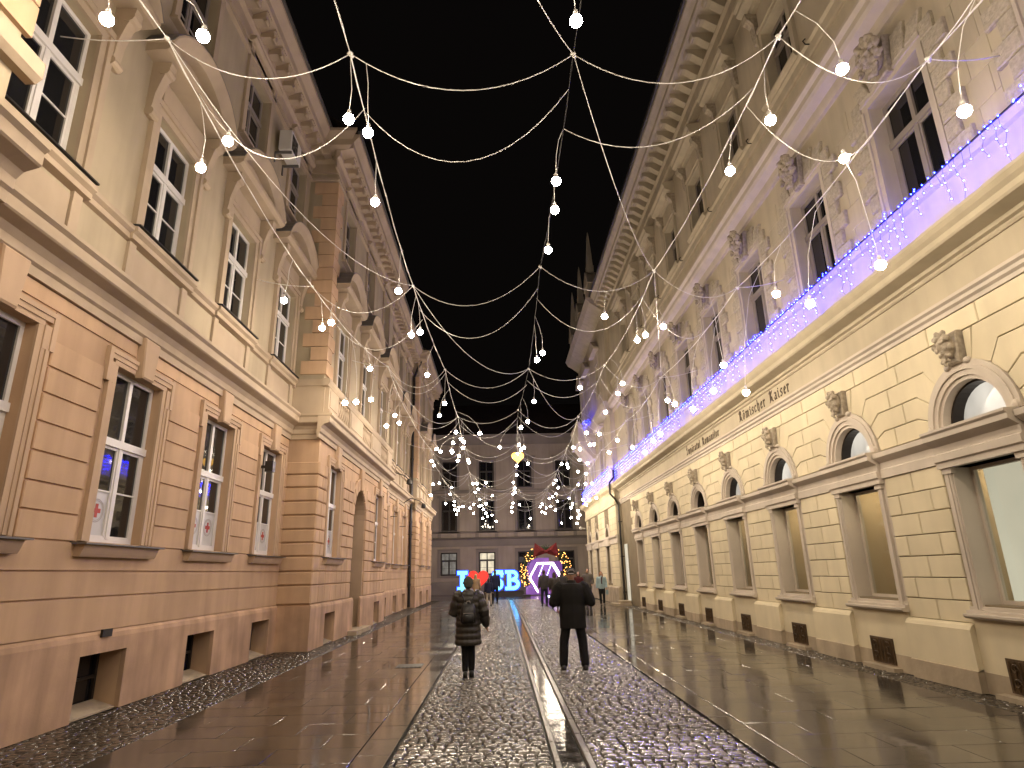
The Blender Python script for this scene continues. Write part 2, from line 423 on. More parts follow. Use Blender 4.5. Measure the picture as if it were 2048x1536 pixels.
def in_view(x, y):
    d = Vector((x, y, -CAM_H)); f = d.dot(fwd)
    if f < 0.1: return False
    u, w = d.dot(right)/f*1245, d.dot(up)/f*1245
    return abs(u) < 1060 and abs(w) < 790

road = MB().box(-1.10, 2.42, 3.5, 44.0, -0.07, -0.052).build('cobbled_road', 'grout'); tag(road, 'cobbled strip down the middle of the wet street', kind='structure')
setts(road, [(-1.095, 0.465), (0.85, 2.415)], 4.2, 43.9, 0.112, 0.095, 0.155, 'cobble', 300, 5, in_view)
bl = MB().box(-5.48, -4.11, 3.5, 44.0, -0.07, -0.052).build('cobbled_verge', 'grout'); tag(bl, 'dark cobbled verge along the ochre house', kind='structure')
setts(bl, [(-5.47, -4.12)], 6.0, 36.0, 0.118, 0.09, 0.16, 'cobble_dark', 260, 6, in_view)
br = MB().box(6.01, 6.56, 3.5, 46.0, -0.07, -0.052).build('cobbled_verge', 'grout'); tag(br, 'narrow dark cobbled verge along the sand coloured house', kind='structure')
setts(br, [(6.02, 6.55)], 6.0, 40.0, 0.118, 0.09, 0.16, 'cobble_dark', 200, 8, in_view)

def slab_field(parent, x0, x1, nc, d, y0, y1, mat, zt, gap, tilt, seed, name='paving_slab', stagger=True, thick=0.05):
    rr = random.Random(seed); w = (x1-x0)/nc; cache = {}
    k = 0; y = y0
    while y + d <= y1 + 1e-6:
        xs = [x0 + w*i for i in range(nc+1)]
        if stagger and k % 2: xs = [x0] + [x0 + w*(i+0.5) for i in range(nc)] + [x1]
        for a, b in zip(xs[:-1], xs[1:]):
            lw, ld = round(b-a-gap, 4), round(d-gap, 4)
            if (lw, ld) not in cache:
                c = 0.0025
                cache[(lw, ld)] = MB().add(
                    [(-lw/2, -ld/2, -thick), (lw/2, -ld/2, -thick), (lw/2, ld/2, -thick), (-lw/2, ld/2, -thick),
                     (-lw/2, -ld/2, -c), (lw/2, -ld/2, -c), (lw/2, ld/2, -c), (-lw/2, ld/2, -c),
                     (-lw/2+c, -ld/2+c, 0), (lw/2-c, -ld/2+c, 0), (lw/2-c, ld/2-c, 0), (-lw/2+c, ld/2-c, 0)],
                    [[0, 1, 5, 4], [1, 2, 6, 5], [2, 3, 7, 6], [3, 0, 4, 7], [4, 5, 9, 8], [5, 6, 10, 9], [6, 7, 11, 10], [7, 4, 8, 11], [8, 9, 10, 11]]).mesh(name, mat)
            put(name, cache[(lw, ld)], parent, ((a+b)/2, y+d/2, zt + rr.uniform(-0.0008, 0.0008)), (rr.gauss(0, tilt), rr.gauss(0, tilt), 0))
        y += d; k += 1

pl = MB().box(-4.10, -1.11, 3.5, 44.0, -0.07, -0.05).build('pavement', 'grout'); tag(pl, 'wet slab pavement beside the ochre house', kind='structure')
slab_field(pl, -4.09, -1.46, 3, 0.56, 4.5, 44.0, 'slab', 0.0, 0.006, 0.0022, 21)
slab_field(pl, -1.455, -1.115, 1, 0.62, 4.5, 44.0, 'kerb_slab', 0.0, 0.008, 0.0022, 22, 'edging_stone', False)
pr = MB().box(2.43, 6.00, 3.5, 46.0, -0.07, -0.05).build('pavement', 'grout'); tag(pr, 'wet slab pavement beside the sand coloured house', kind='structure')
slab_field(pr, 2.73, 5.99, 3, 0.56, 4.5, 44.0, 'slab', 0.0, 0.006, 0.0022, 23)
slab_field(pr, 2.435, 2.725, 1, 0.62, 4.5, 44.0, 'kerb_slab', 0.0, 0.008, 0.0022, 24, 'edging_stone', False)
ch = MB().box(0.47, 0.845, 3.5, 44.0, -0.072, -0.065).build('drain_channel', 'grout'); tag(ch, 'stone drain channel running down the middle of the street', kind='structure')
slab_field(ch, 0.472, 0.530, 1, 0.72, 4.4, 44.0, 'edge_stone', 0.010, 0.008, 0.004, 25, 'edging_stone', False)
slab_field(ch, 0.772, 0.842, 1, 0.72, 4.7, 44.0, 'edge_stone', 0.010, 0.008, 0.004, 26, 'edging_stone', False)
slab_field(ch, 0.533, 0.769, 1, 0.66, 4.5, 44.0, 'water', -0.028, 0.006, 0.004, 27, 'channel_stone', False, 0.036)
mh = MB().box(-2.05, -1.55, 13.0, 13.5, -0.02, 0.006)
for i in range(6): mh.box(-2.0+i*0.08, -1.96+i*0.08, 13.03, 13.47, 0.006, 0.011)
mh.build('manhole_cover', 'iron', pl)
# ------------------------------------------------------------------ the ochre house (local x = along the street, y = into the wall)
LH = thing('ochre_house', 'long ochre house with pale yellow upper floors and white windows along the street', 'house', (-5.5, 0, 0), rad(90))

def left_window_low(x, yo, panes=None):
    """ground floor window with eared surround, keystone and sill"""
    w, z0, z1 = 1.25, 2.22, 4.68
    wn = window(LH, x, yo+0.13, z0, w, z1-z0, transom=1.42, bars=(0.72,), panes=panes, frame='white_frame')
    s = MB(); a = w/2
    for sg in (-1, 1):
        s.box(min(sg*a, sg*(a+.09)), max(sg*a, sg*(a+.09)), -0.03, 0.0, z0+0.0, z1)
        s.box(min(sg*(a+.09), sg*(a+.15)), max(sg*(a+.09), sg*(a+.15)), -0.042, 0.0, z0, z1-0.28)
        s.box(min(sg*(a+.15), sg*(a+.21)), max(sg*(a+.15), sg*(a+.21)), -0.060, 0.0, z0, z1-0.28)
        s.box(min(sg*(a+.09), sg*(a+.20)), max(sg*(a+.09), sg*(a+.20)), -0.048, 0.0, z1-0.28, z1+0.02)
        s.box(min(sg*(a+.20), sg*(a+.28)), max(sg*(a+.20), sg*(a+.28)), -0.065, 0.0, z1-0.28, z1+0.22)
        s.box(min(sg*.2, sg*(a+.09)), max(sg*.2, sg*(a+.09)), -0.033, 0.0, z1, z1+0.07)
        s.box(min(sg*.2, sg*(a+.20)), max(sg*.2, sg*(a+.20)), -0.051, 0.0, z1+0.07, z1+0.14)
        s.box(min(sg*.2, sg*(a+.20)), max(sg*.2, sg*(a+.20)), -0.067, 0.0, z1+0.14, z1+0.20)
    s.build('window_surround', 'ochre_trim', LH, loc=(x, yo, 0))
    MB().block([(-.15, z1-0.03), (.15, z1-0.03), (.21, z1+0.60), (-.21, z1+0.60)], -0.125, 0.0, 0.02).build('keystone', 'ochre_trim', LH, loc=(x, yo, 0))
    sl = MB().ext([(-0.22, z0-0.03), (-0.19, z0-0.03), (0.24, z0+0.012), (0.24, z0-0.045), (-0.22, z0-0.05)], -a-.34, a+.34).build('sill', 'lead', LH, loc=(x, yo, 0))
    MB().ext([(-0.17, z0-0.05), (0, z0-0.05), (0, z0-0.20), (-0.11, z0-0.20), (-0.13, z0-0.16)], -a-.28, a+.28).build('sill_bracket', 'ochre_trim', sl)
    return wn

def left_window_mid(x, yo, ped=True):
    w, z0, z1 = 1.26, 6.85, 9.02
    window(LH, x, yo+0.11, z0, w, z1-z0, transom=1.36, bars=(0.70,), frame='white_frame')
    a = w/2; s = MB()
    for sg in (-1, 1):
        s.box(min(sg*a, sg*(a+.12)), max(sg*a, sg*(a+.12)), -0.05, 0.0, z0-0.02, z1)
        s.box(min(sg*(a+.12), sg*(a+.24)), max(sg*(a+.12), sg*(a+.24)), -0.085, 0.0, z0-0.02, z1+0.1)
    s.box(-a-.24, a+.24, -0.052, 0.0, z1, z1+0.12); s.box(-a-.24, a+.24, -0.087, 0.0, z1+0.12, z1+0.22)
    s.box(-a-.05, a+.05, -0.06, 0.0, z1+0.27, z1+0.62)
    s.build('window_surround', 'cream_trim', LH, loc=(x, yo, 0))
    sl = MB().ext([(-0.20, z0-0.035), (0.22, z0+0.012), (0.22, z0-0.04), (-0.20, z0-0.06)], -a-.30, a+.30).build('sill', 'iron', LH, loc=(x, yo, 0))
    if not ped: return
    for sg in (-1, 1):      # scrolled consoles
        c = MB(); xc = sg*(a+.30)
        c.ext([(-0.05, 8.75), (0, 8.75), (0, 9.74), (-0.30, 9.74), (-0.29, 9.62), (-0.20, 9.45), (-0.12, 9.15), (-0.10, 8.92)], xc-.085, xc+.085)
        for zz, rr_, yy in ((8.80, .075, -.07), (9.60, .10, -.20)):
            c.tube([(xc-.10, yy, zz), (xc+.10, yy, zz)], rr_, 10)
        c.build('console', 'cream_trim', LH, loc=(x, yo, 0))
    hw, zb = a+.62, 9.75
    p = MB(); p.ext([(0, zb), (-0.34, zb+.03), (-0.42, zb+.09), (-0.42, zb+.16), (0, zb+.20)], -hw, hw)
    hgt = 0.78; r = (hw*hw + hgt*hgt)/(2*hgt); cz = zb+.16+hgt-r; th = math.asin(hw/r); n = 14
    rings = []
    for i in range(n+1):
        t = -th + 2*th*i/n; sx, sz = math.sin(t), math.cos(t)
        rings.append([(sx*(r-.20), -0.30, cz+sz*(r-.20)), (sx*(r-.10), -0.38, cz+sz*(r-.10)), (sx*r, -0.44, cz+sz*r), (sx*(r+.03), -0.44, cz+sz*(r+.03)), (sx*(r+.03), 0.0, cz+sz*(r+.03)), (sx*(r-.20), 0.0, cz+sz*(r-.20))])
    p.loft(rings)
    top = [(math.sin(-th+2*th*i/n)*(r-.15), cz+math.cos(-th+2*th*i/n)*(r-.15)) for i in range(n+1)]
    p.prism([(-hw+.1, zb+.15)] + top + [(hw-.1, zb+.15)], -0.10, -0.001)
    po = p.build('pediment', 'cream_trim', LH, loc=(x, yo, 0))
    cap = [[(math.sin(t)*(r+.032), -0.442, cz+math.cos(t)*(r+.032)), (math.sin(t)*(r+.046), -0.442, cz+math.cos(t)*(r+.046)), (math.sin(t)*(r+.046), 0, cz+math.cos(t)*(r+.046)), (math.sin(t)*(r+.032), 0, cz+math.cos(t)*(r+.032))] for t in [-th+2*th*i/n for i in range(n+1)]]
    MB().loft(cap).build('flashing', 'lead', po)

def left_window_top(x, yo):
    w, z0, z1 = 1.22, 10.98, 12.88
    window(LH, x, yo+0.16, z0, w, z1-z0, transom=1.20, bars=(0.62,), frame='brown_frame', fw=0.07, mull=0.06)
    a = w/2; s = MB()
    for sg in (-1, 1):
        s.box(min(sg*a, sg*(a+.16)), max(sg*a, sg*(a+.16)), -0.06, 0.0, z0, z1)
        s.box(min(sg*(a+.02), sg*(a+.20)), max(sg*(a+.02), sg*(a+.20)), -0.08, 0.0, z1+.16, z1+.42)
    s.box(-a-.16, a+.16, -0.062, 0.0, z1, z1+.16)
    s.ext([(0, z1+.42), (-.14, z1+.42), (-.20, z1+.48), (-.20, z1+.54), (0, z1+.58)], -a-.28, a+.28)
    s.build('window_surround', 'cream_trim', LH, loc=(x, yo, 0))
    MB().ext([(-0.14, z0-0.03), (0.18, z0+0.01), (0.18, z0-0.05), (-0.14, z0-0.09)], -a-.2, a+.2).build('sill', 'cream_trim', LH, loc=(x, yo, 0))

def basement_window(x, yo, w=1.05):
    fr = MB().box(-w/2, -w/2+.05, 0.30, 0.34, 0.10, 0.76).box(w/2-.05, w/2, 0.30, 0.34, 0.10, 0.76).box(-.02, .02, 0.305, 0.335, 0.1, 0.76).box(-w/2, w/2, 0.303, 0.337, 0.40, 0.44).build('basement_window', 'dark_frame', LH, loc=(x, yo, 0))
    MB().box(-w/2, w/2, 0.345, 0.355, 0.05, 0.78).build('pane', 'glass', fr)
    MB().ext([(-0.015, 0.02), (0.30, 0.12), (0.30, 0.05), (-0.015, 0.0)], -w/2+.002, w/2-.002).build('basement_sill', 'stone_base', LH, loc=(x, yo, 0))

RUSTI = [2.20, 2.53, 2.86, 3.21, 3.56, 3.91, 4.24, 4.58]
LOWP = [(1.06, 1.51), (1.51, 1.84), (1.84, 2.20)]
CORN1 = [(0, 5.16), (-.06, 5.16), (-.06, 5.28), (-.10, 5.31), (-.10, 5.42), (-.16, 5.50), (-.30, 5.55), (-.32, 5.57), (-.32, 5.70), (-.37, 5.74), (-.37, 5.79), (0, 5.84)]
STRIP = [(0, 6.56), (-.07, 6.58), (-.07, 6.66), (-.13, 6.70), (-.13, 6.77), (0, 6.80)]
EAVE = [(0, 13.30), (-.05, 13.30), (-.05, 13.62), (-.12, 13.70), (-.12, 13.86), (-.50, 13.96), (-.50, 14.16), (-.60, 14.28), (-.66, 14.34), (-.66, 14.44), (0, 14.50)]
FLUT = [(0, 13.02), (-.08, 13.04), (-.08, 13.12), (0, 13.16)]

def runs(x0, x1, bays, half):
    out = []; x = x0
    for b in sorted(bays):
        if b-half > x: out.append((x, b-half))
        x = max(x, b+half)
    if x < x1: out.append((x, x1))
    return out

def left_section(x0, x1, yo, bays, block=False, door=None, balus=False, ped=True, ret0=0.0, xvis=None):
    low = [b for b in bays if b != door]
    hw = 1.25/2; holes = []
    for b in low:
        holes.append((b-hw, b+hw, 2.22, 4.68)); holes.append((b-.525+.05, b+.525+.05, 0.02, 0.78))
    if door is not None: holes.append((door-.95, door+.95, -0.02, 4.62))
    wall_sheet(x0, x1, 0.0, 5.2, holes, yo, 0.36).build('lower_wall', 'ochre', LH)
    h2 = []
    for b in bays: h2 += [(b-.63, b+.63, 6.85, 9.02), (b-.61, b+.61, 10.98, 12.88)]
    wall_sheet(x0, x1, 5.2, 13.4, h2, yo, 0.30).build('upper_wall', 'yellow', LH)
    for b in bays:
        if b != door:
            basement_window(b+.05, yo)
            left_window_low(b, yo, WINPANES.get(round(b, 2)))
        left_window_mid(b, yo, ped); left_window_top(b, yo)
    # plinth with a rounded top, cut at the cellar windows
    for a, b in runs(x0, x1, [q+.05 for q in low] + ([door] if door else []), .525):
        MB().ext([(-.001, 0), (-.07, 0), (-.07, .96), (-.055, 1.02), (-.02, 1.06), (-.001, 1.06)], a, b).build('plinth', 'plinth', LH, loc=(0, yo, 0))
    for b in low:
        MB().ext([(-.001, .78), (-.07, .78), (-.07, .96), (-.055, 1.02), (-.02, 1.06), (-.001, 1.06)], b-.475, b+.575).build('plinth', 'plinth', LH, loc=(0, yo, 0))
    # plaster bands
    cuts = [door] if door else []
    for za, zb in LOWP:
        for a, b in runs(x0, x1, cuts, .98):
            if block:
                n = max(1, round((b-a)/.62)); 
                for i in range(n):
                    MB().block(rect(a+(b-a)*i/n+.008, a+(b-a)*(i+1)/n-.008, za+.01, zb-.012), -.05, 0, .02).build('plaster_block', 'ochre', LH, loc=(0, yo, 0))
            else:
                MB().block(rect(a+.002, b-.002, za+.011, zb-.011), -.028, 0, .009).build('plaster_band', 'ochre', LH, loc=(0, yo, 0))
    for k in range(len(RUSTI)-1):
        za, zb = RUSTI[k], RUSTI[k+1]
        for a, b in runs(x0, x1, bays, .915 if not door else .925):
            if b-a < .12: continue
            if block:
                off = .0 if k % 2 else .14
                for (p, q) in ([(a, a+(b-a)*.42+off), (a+(b-a)*.42+off, b)] if b-a > .7 else [(a, b)]):
                    MB().block(rect(p+.008, q-.008, za+.012, zb-.012), -.055, 0, .024).build('plaster_block', 'ochre', LH, loc=(0, yo, 0))
            else:
                MB().block(rect(a+.004, b-.004, za+.011, zb-.011), -.030, 0, .010).build('plaster_band', 'ochre', LH, loc=(0, yo, 0))
    for b in bays:
        nb = [q for q in bays if q > b]
        e = min(nb)-.23 if nb else x1-.05
        if e > b+.23: MB().block(rect(b+.23, e, 4.95, 5.145), -.022, 0, .008).build('lintel_band', 'ochre', LH, loc=(0, yo, 0))
    MB().ext(CORN1, x0-ret0, x1).build('storey_cornice', 'cream_trim', LH, loc=(0, yo, 0))
    if not balus:
        MB().ext(STRIP, x0, x1).build('sill_course', 'cream_trim', LH, loc=(0, yo, 0))
        for b in bays:
            MB().ext([(y-.05, z) if y else (0, z) for y, z in STRIP], b-.95, b+.95).build('sill_course', 'cream_trim', LH, loc=(0, yo+0.003, 0))
            s = MB()
            for sg in (-1, 1): s.box(b+sg*.80-.085, b+sg*.80+.085, -.05, 0, 5.82, 6.58)
            s.box(b-.70, b+.70, -.018, 0, 5.90, 6.50)
            s.build('apron_panel', 'cream_trim', LH, loc=(0, yo, 0))
    MB().ext(FLUT, x0-ret0*.3, x1).build('frieze_moulding', 'cream_trim', LH, loc=(0, yo, 0))
    MB().ext(EAVE, x0-ret0, x1).build('eaves_cornice', 'cream_trim', LH, loc=(0, yo, 0))
    md = MODM; x = x0+.2
    while x < x1-.1:
        put('modillion', md, LH, (x, yo, 0)); x += .50
    MB().ext([(-.72, 14.45), (-.70, 14.56), (-.60, 14.56), (-.60, 14.46)], x0-ret0, x1).build('gutter', 'lead', LH, loc=(0, yo, 0))
    MB().add([(x0-ret0, yo-.66, 14.47), (x1, yo-.66, 14.47), (x1, yo+6, 19.2), (x0-ret0, yo+6, 19.2)], [[0, 1, 2, 3]]).build('roof', 'roof', LH)

MODM = MB().box(-.11, .11, -.42, -.12, 13.74, 13.93).box(-.13, .13, -.46, -.12, 13.90, 13.945).tube([(-.09, -.40, 13.74), (.09, -.40, 13.74)], .045, 8).mesh('modillion', 'cream_trim')

WINPANES = {9.26: ['frosted', None, None, None], 12.14: ['frosted', None, 'frosted', None], 15.05: ['frosted', None, 'frosted', None], 17.95: ['frosted', None, 'frosted', None]}
WINPANES = {k: [v[0], None, v[2], None, None, None] for k, v in WINPANES.items()}
left_section(-14.0, 5.02, -0.8, [-11.0, -7.6, -4.2, -0.8, 2.6], block=True)
MB().add([(5.02, -.8, 0), (5.02, 0, 0), (5.02, 0, 14.4), (5.02, -.8, 14.4)], [[0, 1, 2, 3]]).build('side_wall', 'ochre', LH)
left_section(5.02, 16.2, 0.0, [6.39, 9.26, 12.14, 15.05])
left_section(16.2, 26.3, -0.8, [17.95, 21.25, 24.55], block=True, door=21.25, balus=True, ret0=0.35)
left_section(26.3, 35.5, -0.42, [28.2, 31.0, 33.8])
left_section(35.5, 43.6, -0.8, [37.9, 41.2], block=True, ret0=0.35)

# side returns of the two projecting bays, facing back up the street
def side_return(xc, ya, yb, nm):
    """wall from y=ya (front) to yb (recess) in the plane x = xc, facing -x"""
    MB().add([(xc, ya, 0), (xc, yb, 0), (xc, yb, 5.2), (xc, ya, 5.2)], [[0, 1, 2, 3]]).build('side_wall', 'ochre', LH)
    MB().add([(xc, ya, 5.2), (xc, yb, 5.2), (xc, yb, 13.4), (xc, ya, 13.4)], [[0, 1, 2, 3]]).build('side_wall', 'yellow', LH)
    MB().box(xc-.07, xc-.001, ya-.07, yb, 0, 1.03).build('plinth', 'plinth', LH)
    zs = [z for z, _ in LOWP] + RUSTI
    zs = sorted(set(zs))
    for za, zb in zip(zs[:-1], zs[1:]):
        c = .024
        MB().add([(xc-.055, ya+.03-.055, za+.012+c), (xc-.055, yb-.01, za+.012+c), (xc-.055, yb-.01, zb-.012-c), (xc-.055, ya+.03-.055, zb-.012-c),
                  (xc-.03, ya-.055, za+.012), (xc-.03, yb, za+.012), (xc-.03, yb, zb-.012), (xc-.03, ya-.055, zb-.012),
                  (xc, ya-.055, za+.012), (xc, yb, za+.012), (xc, yb, zb-.012), (xc, ya-.055, zb-.012)],
                 [[0, 1, 2, 3], [0, 4, 5, 1], [1, 5, 6, 2], [2, 6, 7, 3], [3, 7, 4, 0], [4, 8, 9, 5], [5, 9, 10, 6], [6, 10, 11, 7], [7, 11, 8, 4]]).build('plaster_block', 'ochre', LH)
    # long and short quoins on the upper corner, wrapping both faces
    z = 6.95; k = 0
    while z < 12.9:
        l = (yb-ya)*(.80 if k % 2 == 0 else .50); wf = .62 if k % 2 == 0 else .40
        MB().block([(ya-.06, z+.012), (ya+l, z+.012), (ya+l, z+.39), (ya-.06, z+.39)], -.06, 0, .012)
        q = MB(); q.box(xc-.06, xc+.001, ya-.06, ya+l, z+.014, z+.388); q.box(xc+.001, xc+wf, ya-.06, ya+.001, z+.014, z+.388)
        q.build('quoin', 'ochre', LH); z += .402; k += 1
    # cornices turn the corner
    def turn(prof, mat, nm2, ext=0.0):
        m = min(p[0] for p in prof)
        mb = MB(); n = len(prof)
        v = [(xc+a, ya+a, b) for a, b in prof] + [(xc+a, yb, b) for a, b in prof]
        mb.add(v, [list(range(n)), list(range(2*n-1, n-1, -1))] + [[i, i+n, (i+1) % n+n, (i+1) % n] for i in range(n)])
        mb.build(nm2, mat, LH)
    turn(CORN1, 'cream_trim', 'storey_cornice'); turn(EAVE, 'cream_trim', 'eaves_cornice'); turn(FLUT, 'cream_trim', 'frieze_moulding')
    MB().box(xc-.05, xc, ya-.05, yb, 5.84, 6.62).box(xc-.10, xc, ya-.10, yb, 6.62, 6.80).build('pedestal', 'cream_trim', LH)
    put('modillion', MODM, LH, (xc, ya+.28, 0), (0, 0, rad(-90)))
side_return(16.2, -0.8, 0.0, 'a'); side_return(35.5, -0.8, -0.42, 'b')
MB().add([(43.6, -0.8, 0), (43.6, 8, 0), (43.6, 8, 14.4), (43.6, -0.8, 14.4)], [[0, 1, 2, 3]]).build('end_wall', 'ochre', LH)

z = 6.95; k = 0
while z < 12.9:
    MB().box(5.02-(.62 if k % 2 == 0 else .40), 5.08, -.86, -.799, z+.014, z+.388).build('quoin', 'ochre', LH); z += .402; k += 1
MB().ext([(-.10, 6.50), (-.16, 6.56), (-.16, 6.74), (0, 6.80), (0, 6.50)], 3.2, 5.20).build('pedestal_cap', 'cream_trim', LH, loc=(0, -.8, 0))
MB().ext(CORN1, 5.02, 5.24).build('storey_cornice', 'cream_trim', LH, loc=(0, -.8, 0))
# balustrade over the door bay
bal = MB().lathe([(.030, 0), (.045, .02), (.045, .05), (.028, .08), (.055, .20), (.062, .28), (.045, .38), (.026, .46), (.024, .50), (.045, .53), (.045, .57), (.03, .59)], n=10).mesh('baluster', 'cream_trim', smooth=True)
bt = MB().ext([(-.20, 5.82), (0, 5.82), (0, 6.0), (-.17, 6.0), (-.20, 5.96)], 16.2, 26.3).build('balustrade', 'cream_trim', LH, loc=(0, -.8, 0))
MB().ext([(-.17, 6.60), (.0, 6.60), (.0, 6.80), (-.20, 6.80), (-.22, 6.74), (-.22, 6.68)], 16.0, 26.3).build('handrail', 'cream_trim', bt)
for a, b in runs(16.2, 26.3, [17.95, 21.25, 24.55], .72):
    MB().box(a, b, -.16, 0, 6.0, 6.6).box(a+.12, b-.12, -.175, -.16, 6.08, 6.52).build('pier', 'cream_trim', bt)
for b in (17.95, 21.25, 24.55):
    MB().box(b-.72, b+.72, -.03, -.001, 6.0, 6.6).build('balustrade_back', 'cream_trim', bt)
    for i in range(6): put('baluster', bal, bt, (b-.56+i*.224, -.10, 6.005))

# arched doorway
def arch_plate(mb, xc, z0, r, x0, x1, z1, y0, y1, n=16):
    pts = [(xc + r*math.cos(math.pi*i/n), z0 + r*math.sin(math.pi*i/n)) for i in range(n+1)]
    def outer(p):
        dx, dz = p[0]-xc, p[1]-z0; k = 1e9
        if dx > 1e-6: k = min(k, (x1-xc)/dx)
        if dx < -1e-6: k = min(k, (x0-xc)/dx)
        if dz > 1e-6: k = min(k, (z1-z0)/dz)
        return (xc+dx*k, z0+dz*k)
    seq = []
    for p in pts: seq.append((p, outer(p)))
    for (p, q), (p2, q2) in zip(seq[:-1], seq[1:]):
        mid = []
        if abs(q[0]-q2[0]) > 1e-6 and abs(q[1]-q2[1]) > 1e-6:
            mid = [(x1 if q[0] > xc else x0, z1)]
        poly = [p, q] + mid + [q2, p2]
        mb.add([(a, y0, b) for a, b in poly], [list(range(len(poly)))])
        mb.add([(p[0], y0, p[1]), (p2[0], y0, p2[1]), (p2[0], y1, p2[1]), (p[0], y1, p[1])], [[0, 1, 2, 3]])
    return mb
D = 21.25
ap = MB(); arch_plate(ap, D, 3.55, .88, D-.95, D+.95, 4.62, -.801, -.10)
for sg in (-1, 1):
    ap.box(min(D+sg*.88, D+sg*.95), max(D+sg*.88, D+sg*.95), -.80, -.10, 0, 3.55)
ap.build('door_arch', 'ochre_trim', LH)
for i in range(9):     # radiating voussoirs
    t0, t1 = math.pi*i/9+.012, math.pi*(i+1)/9-.012
    if i == 4: r1 = 1.62
    else: r1 = 1.30
    MB().block([(D+.90*math.cos(t0), 3.55+.90*math.sin(t0)), (D+r1*math.cos(t0), 3.55+r1*math.sin(t0)), (D+r1*math.cos(t1), 3.55+r1*math.sin(t1)), (D+.90*math.cos(t1), 3.55+.90*math.sin(t1))],
               -.10 if i == 4 else -.06, 0, .02).build('voussoir', 'ochre', LH, loc=(0, -.8, 0))
dr = MB().box(D-.88, D+.88, -.12, -.06, 0.0, 4.45).build('door', 'dark_frame', LH)
for sg in (-1, 1):
    for za, zb in ((.25, 1.0), (1.1, 2.5), (2.65, 3.3)):
        MB().block(rect(D+sg*.44-.32, D+sg*.44+.32, za, zb), -.155, -.12, .03).build('door_panel', 'dark_frame', dr)
MB().box(D-.88, D+.88, -.20, -.12, 3.42, 3.56).box(D-.04, D+.04, -.165, -.12, .1, 3.42).build('transom_bar', 'dark_frame', dr)
MB().ball((D+.12, -.19, 1.1), .035, 1).build('handle', 'lead', dr)
MB().box(D-1.1, D+1.1, -1.15, -.08, -.05, .12).build('door_step', 'stone_base', LH)

# red cross print on the frosted panes: a flat emblem, a ring and a cross
def emblem(px, pz, r, parent_y, x):
    c = r*.30
    MB().prism([(-c, -3*c), (c, -3*c), (c, -c), (3*c, -c), (3*c, c), (c, c), (c, 3*c), (-c, 3*c), (-c, c), (-3*c, c), (-3*c, -c), (-c, -c)], -.0025, 0).build('window_print', 'red_print', LH, loc=(x+px, parent_y, pz))
    for rr_, th in ((r*1.55, .012), (r*1.32, .008)):
        n = 28; v = []; f = []
        for i in range(n):
            t = 2*math.pi*i/n
            v += [(math.cos(t)*(rr_-th), 0, math.sin(t)*(rr_-th)), (math.cos(t)*rr_, 0, math.sin(t)*rr_)]
        for i in range(n): f.append([2*i, 2*i+1, (2*i+3) % (2*n), (2*i+2) % (2*n)])
        MB().add(v, f).build('window_print', 'grey_print', LH, loc=(x+px, parent_y-.002, pz), fix=False)
for b, yo in ((9.26, 0), (12.14, 0), (15.05, 0), (17.95, -.8)):
    for sg in (-1, 1):
        if b == 9.26 and sg > 0: continue
        emblem(sg*.29, 2.66, .105, yo+.13+.0265, b)
# ------------------------------------------------------------------ the sand coloured house (local x = -world y, y = into the wall)
RH = thing('sand_house', 'tall sand coloured house with block courses, arched ground floor windows and a bracketed eaves cornice', 'house', (6.6, 0, 0), rad(-90))
BAYS = [8.28 + 3.1*k for k in range(-2, 8)]         # world y of the bay centres
XB = [-b for b in BAYS]
X_FAR, X_NEAR = -34.3, 3.0
HB = .83

# ---- sheets
holes = []
for b in XB: holes += [(b-.62, b+.62, 1.14, 3.02), (b-.80, b+.80, 3.55, 4.40)]
wall_sheet(X_FAR, X_NEAR, .0, 5.2, holes, 0.0, .34).build('lower_wall', 'joint', RH)
holes = []
for b in XB: holes += [(b-.66, b+.66, 7.14, 9.34), (b-.58, b+.58, 12.24, 14.14)]
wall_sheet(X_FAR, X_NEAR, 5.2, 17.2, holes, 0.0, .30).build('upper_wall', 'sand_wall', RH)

# ---- block courses
COURSE = [.88, 1.18, 1.49, 1.81, 2.13, 2.46, 2.78, 3.10]
blk = {}
def blk_mesh(poly, proud, mat, nm):
    key = (tuple((round(a, 3), round(b, 3)) for a, b in poly), proud, mat)
    if key not in blk: blk[key] = MB().block([(a, b) for a, b in poly], -proud, 0, .011).mesh(nm, mat)
    return blk[key]
G = .0065
for b in XB:
    a0, a1 = b+HB, b+3.1-HB            # pier on the camera side of the bay (towards +x)
    if a1 > X_NEAR: continue
    w = a1-a0
    for k in range(7):
        za, zb = COURSE[k], COURSE[k+1]
        cuts = [0, .5, 1] if k % 2 == 0 else [0, .22, .76, 1]
        for p, q in zip(cuts[:-1], cuts[1:]):
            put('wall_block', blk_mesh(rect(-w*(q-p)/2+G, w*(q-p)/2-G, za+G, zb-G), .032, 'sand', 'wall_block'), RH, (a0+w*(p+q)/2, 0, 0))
AZ = [3.56, 3.86, 4.19, 4.52, 4.84]
RA = .885; CZ = 3.55
TH = [0.0, math.asin(.22/RA), math.asin(.47/RA), math.asin(.70/RA), math.asin(.855/RA)]
KN = [(.90, AZ[0]), (1.10, AZ[1]), (1.02, AZ[2]), (.74, AZ[3]), (.37, AZ[4])]
